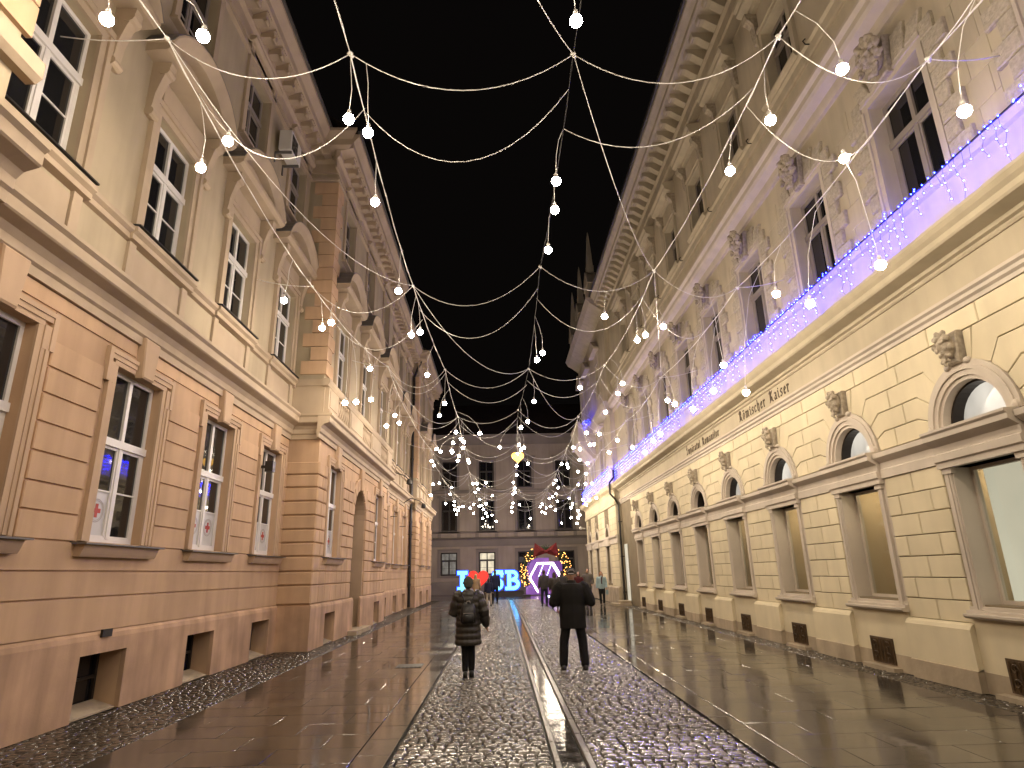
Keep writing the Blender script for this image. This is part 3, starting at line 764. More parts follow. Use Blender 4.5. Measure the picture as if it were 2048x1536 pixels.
for b in XB:
    for sg in (-1, 1):
        for k in range(4):
            xe = 1.55 + (.16 if k % 2 else -.16)*sg
            P0 = (RA*math.cos(TH[k])+G, CZ+RA*math.sin(TH[k])+G); P1 = (RA*math.cos(TH[k+1])+G, CZ+RA*math.sin(TH[k+1])-G)
            poly = [P0, (KN[k][0]+G, KN[k][1]+G), (xe-G, AZ[k]+G), (xe-G, AZ[k+1]-G), (KN[k+1][0]+G, KN[k+1][1]-G), P1]
            if k == 0: poly = poly[1:]
            poly = [(sg*x, z) for x, z in poly]
            if sg < 0: poly = poly[::-1]
            me = MB().block(poly, -.032, 0, .010) if (sg, k) not in blk else None
            if me is not None: blk[(sg, k)] = me.mesh('arch_block', 'sand')
            put('arch_block', blk[(sg, k)], RH, (b, 0, 0))
    for i in range(3):
        put('top_block', blk_mesh(rect(-3.1/6+G, 3.1/6-G, 4.84+G, 5.14-G), .032, 'sand', 'top_block'), RH, (b-1.033+1.033*i, 0, 0))
    for sg in (-1, 1):  # springers beside the keystone
        poly = [(sg*.17, 4.42), (sg*.245, 4.41), (sg*.355, 4.83), (sg*.20, 4.83)]
        put('key_block', blk_mesh(poly if sg > 0 else poly[::-1], .034, 'sand', 'key_block'), RH, (b, 0, 0))

# ---- carved heads
def remeshed(mb, voxel, smooth_it, nm, mat):
    me = bpy.data.meshes.new(nm); me.from_pydata(mb.v, [], mb.f)
    ob = bpy.data.objects.new(nm, me); COL.objects.link(ob)
    r = ob.modifiers.new('r', 'REMESH'); r.mode = 'VOXEL'; r.voxel_size = voxel
    if smooth_it:
        s = ob.modifiers.new('s', 'SMOOTH'); s.factor = .5; s.iterations = smooth_it
    dg = bpy.context.evaluated_depsgraph_get()
    out = bpy.data.meshes.new_from_object(ob.evaluated_get(dg))
    bpy.data.objects.remove(ob, do_unlink=True)
    out.name = nm; out.materials.clear(); out.materials.append(M[mat] if isinstance(mat, str) else mat)
    out.polygons.foreach_set('use_smooth', [True]*len(out.polygons)); out.update()
    return out
def mask_mesh(lion=False):
    rr = random.Random(5 if lion else 3); m = MB()
    m.ball((0, -.02, 0), (.14, .12, .20), 2)
    m.ball((0, -.13, .06), (.115, .035, .03), 2)                      # brow
    m.ball((0, -.155, -.015), (.026 if not lion else .05, .04, .055), 2)   # nose
    for s in (-1, 1):
        m.ball((s*.062, -.115, .015), (.03, .02, .018), 1); m.ball((s*.075, -.10, -.045), (.04, .035, .035), 2)
    m.ball((0, -.135, -.085), (.05, .02, .013), 1); m.ball((0, -.130, -.115), (.04, .02, .012), 1)
    n = 46 if lion else 34
    for i in range(n):                                               # curls of hair, mane and beard
        t = rr.uniform(-.5, math.pi+.5); rr_ = rr.uniform(.14, .24 if lion else .19)
        m.ball((math.cos(t)*rr_, -.06-rr.uniform(0, .06), .02+math.sin(t)*rr_*1.15), rr.uniform(.026, .05), 1)
    for i in range(22):
        t = rr.uniform(math.pi, 2*math.pi); rr_ = rr.uniform(.07, .16)
        m.ball((math.cos(t)*rr_*.75, -.10+rr.uniform(-.02, .03), -.12+math.sin(t)*rr_*1.1), rr.uniform(.02, .038), 1)
    return m
face_me = remeshed(mask_mesh(), .011, 1, 'carved_head', 'carved')
lion_me = remeshed(mask_mesh(True), .013, 1, 'lion_head', 'carved')

# ---- arched window bays
BASE_P = [(-.001, .0), (-.10, .0), (-.10, .27), (-.001, .30)]
LIT = {0: 'lit_pale', 1: 'lit_shop', 2: 'lit_shop', 3: 'dim_room', 4: 'lit_shop', 5: 'dim_room', 6: 'lit_shop', 7: 'lit_pale'}
def ring_arch(mb, r0, r1, y0, y1, xc, z0, n=18, a0=0.0, a1=math.pi):
    rings = []
    for i in range(n+1):
        t = a0+(a1-a0)*i/n; c, s = math.cos(t), math.sin(t)
        rings.append([(xc+r0*c, y0, z0+r0*s), (xc+r1*c, y0, z0+r1*s), (xc+r1*c, y1, z0+r1*s), (xc+r0*c, y1, z0+r0*s)])
    return mb.loft(rings)
def room(w, k):
    """what stands behind the shop window, in the window's own coordinates"""
    if k < 0: MB().box(-.6, .6, .12, .14, .02, 1.86).build('blind', 'lit_pale', w); return
    r = MB().add([(-1.0, .12, -.35), (1.0, .12, -.35), (1.0, 1.3, -.35), (-1.0, 1.3, -.35), (-1.0, .12, 2.15), (1.0, .12, 2.15), (1.0, 1.3, 2.15), (-1.0, 1.3, 2.15)], [[0, 1, 2, 3], [7, 6, 5, 4], [1, 5, 6, 2], [0, 3, 7, 4]])
    r.build('room_shell', 'room_wall', w, fix=False)
    MB().box(-1.0, 1.0, 1.30, 1.32, -.35, 2.15).build('room_back', {0: 'lit_pale', 3: 'dim_room', 5: 'dim_room'}.get(k, 'lit_shop'), w)  # back wall glows itself, beyond what the room lamps give
    for lx in (-.35, .1): MB().ball((lx, .7, 1.80), .045, 1).tube([(lx, .7, 1.84), (lx, .7, 2.14)], .008, 5).build('room_lamp', 'room_lamp', w)
    rr = random.Random(90+k)
    if k == 0:
        MB().box(-.58, .58, .16, .17, .02, 1.86).build('blind', 'lit_pale', w)
    if k in (1, 3, 6):
        x0 = rr.uniform(-.5, -.1); MB().box(x0, x0+.5, 1.1, 1.16, -.3, 1.55).build('door_leaf', 'grey_board', w)
        c = MB().box(-.10, .32, .75, .80, .0, .55).box(-.10, .32, .80, 1.2, .02, .10)
        for dx in (-.08, .28):
            for dy in (.80, 1.16): c.box(dx, dx+.04, dy, dy+.04, -.35, .02)
        c.build('chair', 'dark_frame', w)
    if k in (2, 4, 5, 7):
        for sg in ((-1, 1) if k != 2 else (1,)):
            n = 14; v = []; f = []
            for i in range(n+1):
                u = i/n; x = sg*(.60-.42*u); y = .20+.03*math.sin(u*22)
                v += [(x, y, .0), (x*(1.0+.1*u), y, 1.0), (x, y, 1.86)]
            for i in range(n):
                for j in range(2): f.append([3*i+j, 3*i+3+j, 3*i+4+j, 3*i+1+j])
            MB().add(v, f).build('curtain', 'curtain', w, smooth=True, fix=False)
        tb = MB().box(-.5, .5, .7, 1.1, .18, .22).box(-.03, .03, .88, .92, -.35, .18); tb.build('table', 'dark_frame', w)
    if k in (3, 5):
        MB().lathe([(.05, .22), (.07, .30), (.05, .40), (.02, .42)], (.1, .85, 0), 8).build('vase', 'red_paint', w)
def right_bay(b, k):
    # jamb pilasters with a roll
    for sg in (-1, 1):
        s = MB()
        f = lambda u, w: (min(b+sg*u, b+sg*w), max(b+sg*u, b+sg*w))
        s.box(*f(.61, .69), -.03, .30, 1.02, 3.02); s.box(*f(.688, .75), -.055, 0, 1.02, 3.02); s.box(*f(.748, .82), .0-.015, 0, .98, 3.02)
        s.tube([(b+sg*.655, -.034, 1.06), (b+sg*.655, -.034, 2.95)], .022, 8)
        s.box(*f(.585, .78), -.07, 0, 2.94, 3.03); s.box(*f(.585, .79), -.08, 0, .98, 1.07)
        s.build('window_jamb', 'stone_trim', RH)
    pm = LIT.get(k, 'lit_shop')
    w = window(RH, b, .24, 1.14, 1.22, 1.88, cols=1, frame='stone_trim', pane='clear_glass', fw=.05)
    room(w, k)
    sl = MB().ext([(-.13, .955), (-.16, .985), (-.16, 1.015), (-.10, 1.02), (-.10, 1.06), (-.04, 1.065), (-.04, 1.11), (.24, 1.14), (.24, .955)], b-.86, b+.86).build('sill', 'stone_trim', RH)
    # entablature across the window
    MB().ext([(0, 3.02), (-.10, 3.02), (-.10, 3.10), (-.13, 3.12), (-.13, 3.22), (-.10, 3.24), (-.10, 3.34), (-.17, 3.38), (-.23, 3.42), (-.23, 3.49), (-.26, 3.52), (-.26, 3.555), (0, 3.57), (.30, 3.57), (.30, 3.02)], b-.82, b+.82).build('window_hood', 'stone_trim', RH)
    # archivolt with three rolls, deep reveal and lunette
    a = MB(); ring_arch(a, .60, .66, -.02, .30, b, 3.56); ring_arch(a, .66, .74, -.05, 0, b, 3.56); ring_arch(a, .74, .80, -.075, 0, b, 3.56); ring_arch(a, .80, .875, -.055, 0, b, 3.56)
    for sg in (-1, 1): a.ball((b+sg*.80, -.06, 3.60), (.06, .05, .07), 2); a.ball((b+sg*.20, -.06, 4.40), (.06, .05, .05), 2)
    a.build('arch_surround', 'stone_trim', RH, smooth=False)
    fr = MB(); ring_arch(fr, .568, .60, .10, .30, b, 3.56); fr.box(b-.60, b+.60, .16, .30, 3.56, 3.585); fr.build('lunette_frame', 'dark_frame', RH)
    n = 20; v = [(b+  .572*math.cos(math.pi*i/n), .272, 3.57+.572*math.sin(math.pi*i/n)) for i in range(n+1)]
    MB().add(v, [list(range(n+1))]).build('lunette_pane', 'lit_lun' if k in (-1, 0, 1, 2, 3) else 'glass', RH)
    ko = MB().block([(-.11, 4.40), (.11, 4.40), (.17, 4.86), (-.17, 4.86)], -.12, 0, .02).build('keystone', 'carved', RH, loc=(b, 0, 0))
    put('carved_head', face_me, ko, (0, -.13, 4.66), (0, 0, 0), (.80, .95, .95))
    # plinth: pier face, recessed apron and stone base with a cellar grille
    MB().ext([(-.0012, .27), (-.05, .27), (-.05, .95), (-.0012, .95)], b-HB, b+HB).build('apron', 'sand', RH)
    MB().box(b-HB, b+HB, -.055, 0, .0, .27).box(b-.52, b+.40, -.20, -.055, -.02, .055).build('base_stone', 'stone_base', RH)
    gr = MB()
    gx0, gx1, gz0, gz1 = b-.38, b+.28, .085, .50
    gr.box(gx0, gx1, -.070, -.056, gz0, gz1)
    for i in range(7): gr.tube([(gx0+.06+i*(gx1-gx0-.12)/6, -.082, gz0+.03), (gx0+.06+i*(gx1-gx0-.12)/6, -.082, gz1-.03)], .009, 5)
    for sx in (gx0+.15, gx1-.15):
        for sz in (gz0+.12, gz1-.12):
            gr.tube([(sx+.07*math.cos(t)*(1-t/9), -.086, sz+.07*math.sin(t)*(1-t/9)) for t in [q*.5 for q in range(13)]], .010, 5)
    gr.build('cellar_grille', 'rust', RH)

for b, k in zip(XB, range(-2, 8)): right_bay(b, k)
for b in XB:
    a0, a1 = b+HB, b+3.1-HB
    if a1 > X_NEAR: continue
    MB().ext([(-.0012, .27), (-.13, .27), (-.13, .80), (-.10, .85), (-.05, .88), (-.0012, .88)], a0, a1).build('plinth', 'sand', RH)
    MB().ext(BASE_P, a0, a1).build('base_stone', 'stone_base', RH, loc=(0, -.05, 0))
    MB().ext([(0, 3.10), (-.06, 3.10), (-.06, 3.24), (-.045, 3.26), (-.045, 3.36), (-.10, 3.40), (-.15, 3.44), (-.15, 3.52), (0, 3.56)], a0, a1).build('impost_course', 'stone_trim', RH)

# ---- frieze, lettering, cornice and parapet
MB().ext([(0, 5.14), (-.05, 5.14), (-.05, 5.20), (-.09, 5.23), (-.09, 5.28), (-.13, 5.31), (-.13, 5.355), (-.06, 5.38), (0, 5.38)], X_FAR, X_NEAR).build('frieze_moulding', 'stone_trim', RH)
MB().box(X_FAR, X_NEAR, -.045, 0, 5.38, 5.78).build('frieze', 'sand_dimmed', RH)
MB().ext([(0, 5.78), (-.07, 5.78), (-.09, 5.81), (-.09, 5.84), (-.14, 5.86), (-.14, 5.92), (-.36, 5.97), (-.38, 6.0), (-.38, 6.08), (-.43, 6.13), (-.47, 6.19), (-.47, 6.24), (0, 6.30)], X_FAR, X_NEAR).build('main_cornice', 'sand_dimmed', RH)
MB().ext([(0, 6.27), (-.10, 6.27), (-.10, 6.95), (-.15, 6.98), (-.18, 7.04), (-.18, 7.10), (0, 7.13)], X_FAR, X_NEAR).build('parapet_band', 'stone_trim', RH)
MB().ext([(0, 7.13), (-.19, 7.105), (-.19, 7.125), (0, 7.15)], X_FAR, X_NEAR).build('flashing', 'lead', RH)

# broad-nib lettering: each stroke is a swept slanted pen
GL = {
 'i': (.30, [[(.05, .56), (.15, .46), (.15, .10), (.25, 0)], [(.13, .72), (.19, .66)]]),
 'n': (.52, [[(.05, .56), (.14, .46), (.14, .08), (.20, 0)], [(.14, .42), (.30, .56), (.40, .46), (.40, .10), (.48, 0)]]),
 'm': (.76, [[(.05, .56), (.14, .46), (.14, .08), (.20, 0)], [(.14, .42), (.28, .56), (.38, .46), (.38, .08), (.43, 0)], [(.38, .42), (.52, .56), (.62, .46), (.62, .10), (.72, 0)]]),
 'r': (.38, [[(.05, .56), (.14, .46), (.14, .08), (.22, 0)], [(.14, .42), (.26, .56), (.34, .46)]]),
 's': (.42, [[(.36, .48), (.26, .56), (.10, .46), (.10, .36), (.32, .22), (.32, .10), (.18, 0), (.06, .08)]]),
 'c': (.40, [[(.35, .46), (.25, .56), (.10, .44), (.10, .12), (.22, 0), (.36, .10)]]),
 'h': (.52, [[(.10, .86), (.14, .80), (.14, .08), (.20, 0)], [(.14, .42), (.30, .56), (.40, .44), (.40, .10), (.30, -.14)]]),
 'e': (.40, [[(.12, .26), (.34, .36), (.34, .46), (.24, .56), (.10, .44), (.10, .12), (.22, 0), (.35, .10)]]),
 'a': (.46, [[(.10, .50), (.22, .56), (.34, .46), (.34, .10), (.43, 0)], [(.34, .32), (.20, .30), (.09, .20), (.09, .10), (.18, 0), (.34, .14)]]),
 'o': (.46, [[(.22, .56), (.10, .44), (.10, .12), (.22, 0), (.37, .12), (.37, .44), (.22, .56)]]),
 'u': (.52, [[(.05, .56), (.13, .46), (.13, .10), (.24, 0), (.38, .12)], [(.32, .56), (.39, .46), (.39, .10), (.48, 0)]]),
 'l': (.30, [[(.08, .86), (.14, .80), (.14, .10), (.24, 0)]]),
 't': (.36, [[(.14, .72), (.14, .10), (.24, 0), (.32, .08)], [(.04, .52), (.30, .56)]]),
 'p': (.50, [[(.05, .56), (.14, .46), (.14, -.24)], [(.14, .42), (.28, .56), (.39, .44), (.39, .12), (.26, 0), (.14, .08)]]),
 'R': (.70, [[(.16, .84), (.16, .12), (.06, .02)], [(.03, .70), (.14, .86), (.34, .86), (.48, .72), (.44, .56), (.22, .46)], [(.28, .46), (.46, .30), (.50, .08), (.64, 0)], [(.28, .80), (.28, .12)]]),
 'K': (.70, [[(.16, .84), (.16, .12), (.06, .02)], [(.03, .72), (.16, .88), (.30, .78)], [(.20, .44), (.40, .62), (.56, .80)], [(.24, .46), (.44, .34), (.50, .10), (.64, 0)], [(.28, .74), (.28, .14)]]),
 'I': (.52, [[(.42, .80), (.26, .88), (.08, .74), (.10, .62)], [(.26, .84), (.30, .44), (.24, .12), (.08, .02)], [(.10, .10), (.26, 0), (.44, .12)]]),
}
def lettering(text, x_start, z0, size, parent, label, yf, marks):
    nib = Vector((math.cos(rad(42)), math.sin(rad(42))))*.055
    mb = MB(); x = 0.0
    def stroke(pts):
        for p, q in zip(pts[:-1], pts[1:]):
            a = [(p[0]-nib.x, p[1]-nib.y), (p[0]+nib.x, p[1]+nib.y), (q[0]+nib.x, q[1]+nib.y), (q[0]-nib.x, q[1]-nib.y)]
            ar = sum(a[i][0]*a[(i+1) % 4][1]-a[(i+1) % 4][0]*a[i][1] for i in range(4))
            if abs(ar) < 1e-5: continue
            if ar < 0: a = a[::-1]
            mb.add([((x+u)*size, 0, v*size) for u, v in a], [[0, 1, 2, 3]])
            mb.add([((x+u)*size, .012, v*size) for u, v in a] + [((x+u)*size, 0, v*size) for u, v in a], [[0, 1, 5, 4], [1, 2, 6, 5], [2, 3, 7, 6], [3, 0, 4, 7]])
    for i, chh in enumerate(text):
        if chh == ' ': x += .70; continue
        w, st = GL[chh]
        for s in st: stroke(s)
        if i in marks:
            if marks[i] == 'dots': stroke([(.10, .76), (.15, .70)]); stroke([(.29, .76), (.34, .70)])
            elif marks[i] == 'breve': stroke([(.08, .80), (.20, .70), (.34, .80)])
            else: stroke([(.14, .98), (.28, 1.08), (.42, .98)])
        x += w + .14
    return mb.build('lettering', 'black_paint', parent, loc=(x_start, yf, z0), fix=False), x*size
# the text runs away from the viewer's right hand, so it starts at the far end
lettering('Romischer Kaiser', -16.35, 5.47, .315, RH, '', -.0585, {1: 'dots'})
lettering('Imparatul Romanilor', -21.35, 5.47, .285, RH, '', -.0585, {0: 'hat', 3: 'breve'})

# ---- first upper storey: faint courses, rusticated surrounds, lion keystones
for b in XB:
    window(RH, b, .22, 7.14, 1.32, 2.20, transom=1.40, bars=(), frame='brown_frame', fw=.085, mull=.085)
    s = MB(); a = .66
    for sg in (-1, 1):
        f = lambda u, w: (min(b+sg*u, b+sg*w), max(b+sg*u, b+sg*w))
        s.box(*f(a, a+.10), -.04, .0, 7.15, 9.34); s.box(*f(a+.1, a+.15), -.07, 0, 7.15, 9.34)
    s.box(b-a-.15, b+a+.15, -.045, 0, 9.34, 9.45); s.box(b-a-.15, b+a+.15, -.075, 0, 9.45, 9.52)
    s.build('window_surround', 'stone_trim', RH)
    z = 7.16; k = 0
    while z < 9.5:
        for sg in (-1, 1):
            wd = .46 if k % 2 == 0 else .28
            x0 = b+sg*(a+.15); x1 = b+sg*(a+.15+wd)
            MB().block(rect(min(x0, x1)+.006, max(x0, x1)-.006, z+.008, z+.30), -.075, 0, .02).build('rusticated_block', 'vermi', RH)
        z += .31; k += 1
    for i in range(5):       # flat arch of rusticated stones
        xa = -.80+i*.32; t = (xa+.16)*.22; up_ = 10.02 if i in (1, 3) else 9.86
        if i == 2: continue
        MB().block([(b+xa+.006, 9.53), (b+xa+.314, 9.53), (b+xa+.314+t, up_), (b+xa+.006+t, up_)], -.08, 0, .02).build('rusticated_block', 'vermi', RH)
    ko = MB().block([(-.14, 9.42), (.14, 9.42), (.20, 10.10), (-.20, 10.10)], -.16, 0, .02).build('keystone', 'carved', RH, loc=(b, 0, 0))
    put('lion_head', lion_me, ko, (0, -.22, 9.80), (rad(8), 0, 0), (1.25, 1.2, 1.35))
# scored courses between the windows
for i, z in enumerate([7.6, 8.05, 8.5, 8.95, 9.4, 9.85]):
    for b in XB:
        for j, (p, q) in enumerate(((1.30, 1.55 + (.15 if i % 2 else -.15)), (1.55 + (.15 if i % 2 else -.15), 1.80))):
            MB().block(rect(b+p+.004, b+q-.004, z-.446, z-.004), -.009, 0, .004).build('plaster_block', 'sand_wall', RH)

MB().ext([(0, 10.28), (-.08, 10.28), (-.10, 10.36), (-.10, 10.50), (-.26, 10.58), (-.30, 10.66), (-.30, 10.78), (-.36, 10.86), (-.36, 10.93), (0, 11.02)], X_FAR, X_NEAR).build('storey_cornice', 'stone_trim', RH)
MB().ext([(0, 11.75), (-.05, 11.75), (-.07, 11.80), (-.07, 11.98), (-.12, 12.03), (-.12, 12.10), (0, 12.14)], X_FAR, X_NEAR).build('sill_course', 'sand_wall', RH)

# ---- top storey: windows, bracketed hoods
modr = MB().ext([(0, 16.62), (-.10, 16.60), (-.30, 16.72), (-.46, 16.84), (-.62, 16.86), (-.66, 16.94), (-.66, 17.02), (0, 17.02)], -.13, .13).tube([(-.12, -.60, 16.90), (.12, -.60, 16.90)], .06, 8).mesh('modillion', 'sand_wall')
for b in XB:
    window(RH, b, .20, 12.24, 1.16, 1.90, transom=1.22, bars=(), frame='brown_frame', fw=.08, mull=.08)
    a = .58; s = MB()
    for sg in (-1, 1):
        f = lambda u, w: (min(b+sg*u, b+sg*w), max(b+sg*u, b+sg*w))
        s.box(*f(a, a+.12), -.05, 0, 12.14, 14.14); s.box(*f(a+.12, a+.20), -.08, 0, 12.14, 14.20)
    s.box(b-a-.2, b+a+.2, -.055, 0, 14.14, 14.26); s.box(b-a-.2, b+a+.2, -.085, 0, 14.26, 14.36)
    s.box(b-a-.02, b+a+.02, -.05, 0, 14.42, 14.86)
    s.build('window_surround', 'sand_wall', RH)
    h = MB().ext([(0, 14.92), (-.14, 14.92), (-.18, 15.0), (-.34, 15.06), (-.38, 15.10), (-.38, 15.18), (-.44, 15.26), (-.44, 15.32), (0, 15.42)], b-1.0, b+1.0)
    h.build('window_hood', 'sand_wall', RH)
    for sg in (-1, 1):
        MB().ext([(0, 14.1), (-.06, 14.12), (-.10, 14.3), (-.12, 14.6), (-.26, 14.78), (-.30, 14.92), (0, 14.92)], b+sg*.82-.11, b+sg*.82+.11).tube([(b+sg*.82-.12, -.20, 14.80), (b+sg*.82+.12, -.20, 14.80)], .085, 8).build('console', 'carved', RH)
    MB().ext([(0, 12.02), (-.16, 12.10), (-.20, 12.16), (-.20, 12.21), (.2, 12.25)], b-.85, b+.85).build('sill', 'sand_wall', RH)
    ik = MB().tube([(b+1.25, -.02, 11.98), (b+1.25, -.16, 11.98), (b+1.25, -.20, 12.06), (b+1.25, -.14, 12.12)], .014, 6)
    ik.build('wall_hook', 'iron', RH)
MB().ext([(0, 16.15), (-.06, 16.18), (-.06, 16.52), (-.14, 16.58), (-.14, 16.62), (0, 16.64)], X_FAR, X_NEAR).build('frieze_moulding', 'sand_wall', RH)
MB().ext([(0, 17.02), (-.72, 17.02), (-.76, 17.06), (-.76, 17.20), (-.86, 17.30), (-.96, 17.36), (-.96, 17.48), (0, 17.56)], X_FAR, X_NEAR).build('eaves_cornice', 'sand_wall', RH)
x = X_FAR+.3
while x < X_NEAR:
    put('modillion', modr, RH, (x, 0, 0)); x += .62
MB().ext([(-1.03, 17.49), (-1.02, 17.66), (-.90, 17.66), (-.90, 17.50)], X_FAR, X_NEAR).build('gutter', 'lead', RH)
MB().add([(X_FAR, -.9, 17.58), (X_NEAR, -.9, 17.58), (X_NEAR, 7, 21.5), (X_FAR, 7, 21.5)], [[0, 1, 2, 3]]).build('roof', 'roof', RH)
MB().ext([(0, 15.5), (-.02, 15.5), (-.02, 15.9), (0, 15.9)], X_FAR, X_NEAR).build('frieze_panel', 'sand_wall', RH)

# ---- the end pavilion of the same house, a step forward, with a corner balcony
PX0, PX1, PY = -46.2, -34.3, -.28
pb = [-37.4, -41.4, -44.6]
holes = [(b-.55, b+.55, 1.14, 3.02) for b in pb] + [(b-.55, b+.55, 3.55, 4.12) for b in pb]
wall_sheet(PX0, PX1, 0, 5.2, holes, PY, .3).build('lower_wall', 'joint', RH)
h2 = []
for b in pb: h2 += [(b-.6, b+.6, 7.14, 9.34), (b-.55, b+.55, 12.24, 14.14)]
wall_sheet(PX0, PX1, 5.2, 17.2, h2, PY, .3).build('upper_wall', 'sand_wall', RH)
MB().box(PX1-.001, PX1+.001, PY, 0, 0, 17.2).build('side_wall', 'sand_wall', RH)
MB().add([(PX0, PY, 0), (PX0, 9, 0), (PX0, 9, 17.2), (PX0, PY, 17.2)], [[0, 1, 2, 3]]).build('end_wall', 'sand_wall', RH)
for k in range(13):
    za = .88+k*.326
    if 3.05 < za < 3.40: continue
    for a, c in runs(PX0, PX1, pb, .78):
        n = max(1, round((c-a)/1.0))
        for i in range(n):
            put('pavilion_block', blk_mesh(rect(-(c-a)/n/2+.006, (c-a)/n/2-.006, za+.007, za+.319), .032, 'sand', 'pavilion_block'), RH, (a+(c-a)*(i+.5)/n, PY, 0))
for b in pb:
    window(RH, b, PY+.22, 1.14, 1.08, 1.88, cols=1, frame='stone_trim', pane='dim_room', fw=.05)
    window(RH, b, PY+.2, 7.14, 1.2, 2.20, transom=1.40, frame='brown_frame', fw=.085)
    window(RH, b, PY+.2, 12.24, 1.1, 1.90, transom=1.22, frame='brown_frame', fw=.08)
    s = MB()
    for sg in (-1, 1):
        f = lambda u, w: (min(b+sg*u, b+sg*w), max(b+sg*u, b+sg*w))
        s.box(*f(.55, .76), -.05, 0, 1.0, 3.06)
    ring_arch(s, .56, .78, -.06, 0, b, 3.54); s.box(b-.9, b+.9, -.14, 0, 3.05, 3.55)
    u_ = MB().box(b-.86, b-.6, -.09, 0, 7.1, 9.41).box(b+.6, b+.86, -.09, 0, 7.1, 9.41).box(b-.861, b+.861, -.10, 0, 9.4, 9.96); u_.ext([(0, 9.95), (-.30, 10.0), (-.36, 10.1), (0, 10.2)], b-1.1, b+1.1); u_.build('window_surround', 'stone_trim', RH, loc=(0, PY, 0))
    u_ = MB().box(b-.75, b-.55, -.06, 0, 12.1, 14.21).box(b+.55, b+.75, -.06, 0, 12.1, 14.21).box(b-.751, b+.751, -.065, 0, 14.2, 14.91); u_.prism([(b-1.1, 14.9), (b+1.1, 14.9), (b+1.1, 15.05), (b, 15.75), (b-1.1, 15.05)], -.35, 0); u_.build('window_surround', 'stone_trim', RH, loc=(0, PY, 0))
    s.build('window_surround', 'stone_trim', RH, loc=(0, PY, 0))
    ko = MB().block([(b-.12, 4.1), (b+.12, 4.1), (b+.17, 4.7), (b-.17, 4.7)], -.14, 0, .02).build('keystone', 'carved', RH, loc=(0, PY, 0))
for prof, nm, mt in (([(0, 0), (-.16, 0), (-.16, .80), (-.05, .88), (0, .88)], 'plinth', 'stone_base'),
                     ([(0, 3.08), (-.08, 3.1), (-.08, 3.36), (-.16, 3.44), (-.16, 3.52), (0, 3.56)], 'impost_course', 'stone_trim'),
                     ([(0, 5.14), (-.08, 5.14), (-.12, 5.30), (-.06, 5.38), (-.06, 5.78), (-.14, 5.9), (-.36, 5.98), (-.47, 6.2), (0, 6.30)], 'main_cornice', 'sand'),
                     ([(0, 6.27), (-.10, 6.27), (-.10, 6.95), (-.18, 7.05), (0, 7.13)], 'parapet_band', 'stone_trim'),
                     ([(0, 10.28), (-.1, 10.4), (-.30, 10.6), (-.36, 10.93), (0, 11.02)], 'storey_cornice', 'stone_trim'),
                     ([(0, 16.5), (-.10, 16.6), (-.50, 16.9), (-.76, 17.06), (-.96, 17.4), (0, 17.56)], 'eaves_cornice', 'sand_wall')):
    MB().ext(prof, PX0-.1, PX1+.12).build(nm, mt, RH, loc=(0, PY, 0))
for b in (-36.2, -41.0, -45.4):      # attic gables with obelisk finials
    g = MB().box(b-.75, b+.75, -.55, .3, 17.5, 19.0).prism([(b-.9, 19.0), (b+.9, 19.0), (b+.5, 19.7), (b, 20.1), (b-.5, 19.7)], -.62, .3)
    g.box(b-.22, b+.22, -.5, -.05, 20.0, 20.5).loft([[(b-s, -.28-s, z), (b+s, -.28-s, z), (b+s, -.28+s, z), (b-s, -.28+s, z)] for s, z in ((.20, 20.5), (.16, 21.2), (.07, 22.6), (.01, 23.0))])
    for sg in (-1, 1): g.loft([[(b+sg*.95-s, -.2-s, z), (b+sg*.95+s, -.2-s, z), (b+sg*.95+s, -.2+s, z), (b+sg*.95-s, -.2+s, z)] for s, z in ((.18, 17.5), (.18, 18.1), (.10, 18.3), (.02, 19.3))])
    g.build('attic_gable', 'stone_trim', RH, loc=(0, PY, 0))
# balcony
by = PY
bo = MB()
bo.box(-43.6, -39.6, by-1.15, by, 9.75, 10.0).build('balcony', 'stone_trim', RH)
bc = [o for o in RH.children if o.name.startswith('balcony')][-1]
MB().ext([(0, 8.6), (-.2, 8.7), (-.7, 9.3), (-1.0, 9.75), (0, 9.75)], -43.2, -40.0).build('balcony_corbel', 'stone_trim', bc, loc=(0, by, 0))
MB().box(-43.55, -39.65, by-1.12, by-1.0, 10.0, 10.95).box(-43.55, -43.43, by-1.0, by, 10.0, 10.95).box(-39.77, -39.65, by-1.0, by, 10.0, 10.95).box(-43.62, -39.58, by-1.19, by-.95, 10.95, 11.05).build('parapet', 'stone_trim', bc)
# doorway step and bright slit beside the down pipe, a door that glows itself
MB().box(-34.2, -32.6, -.95, -.10, -.05, .10).box(-34.0, -32.8, -.65, -.10, .10, .22).build('door_step', 'stone_base', RH)
MB().box(-33.75, -33.05, .0-.06, -.034, .22, 3.0).build('door', 'lit_pale', RH)
dp = thing('drain_pipe', 'dark drain pipe on the sand coloured house beside the doorway steps', 'drain pipe', (6.6, 34.15, 0), rad(-90))
MB().tube([(0, -.15, .15), (0, -.15, 5.1), (0, -.30, 5.4), (0, -.56, 5.7), (0, -.56, 6.3), (0, -.30, 6.6), (0, -.30, 7.0)], .055, 8).build('pipe', 'iron', dp)
for z in (.6, 2.4, 4.2): MB().tube([(0, -.15, z-.03), (0, -.15, z+.03)], .07, 8).box(-.02, .02, -.15, .0, z-.02, z+.02).build('clamp', 'iron', dp)
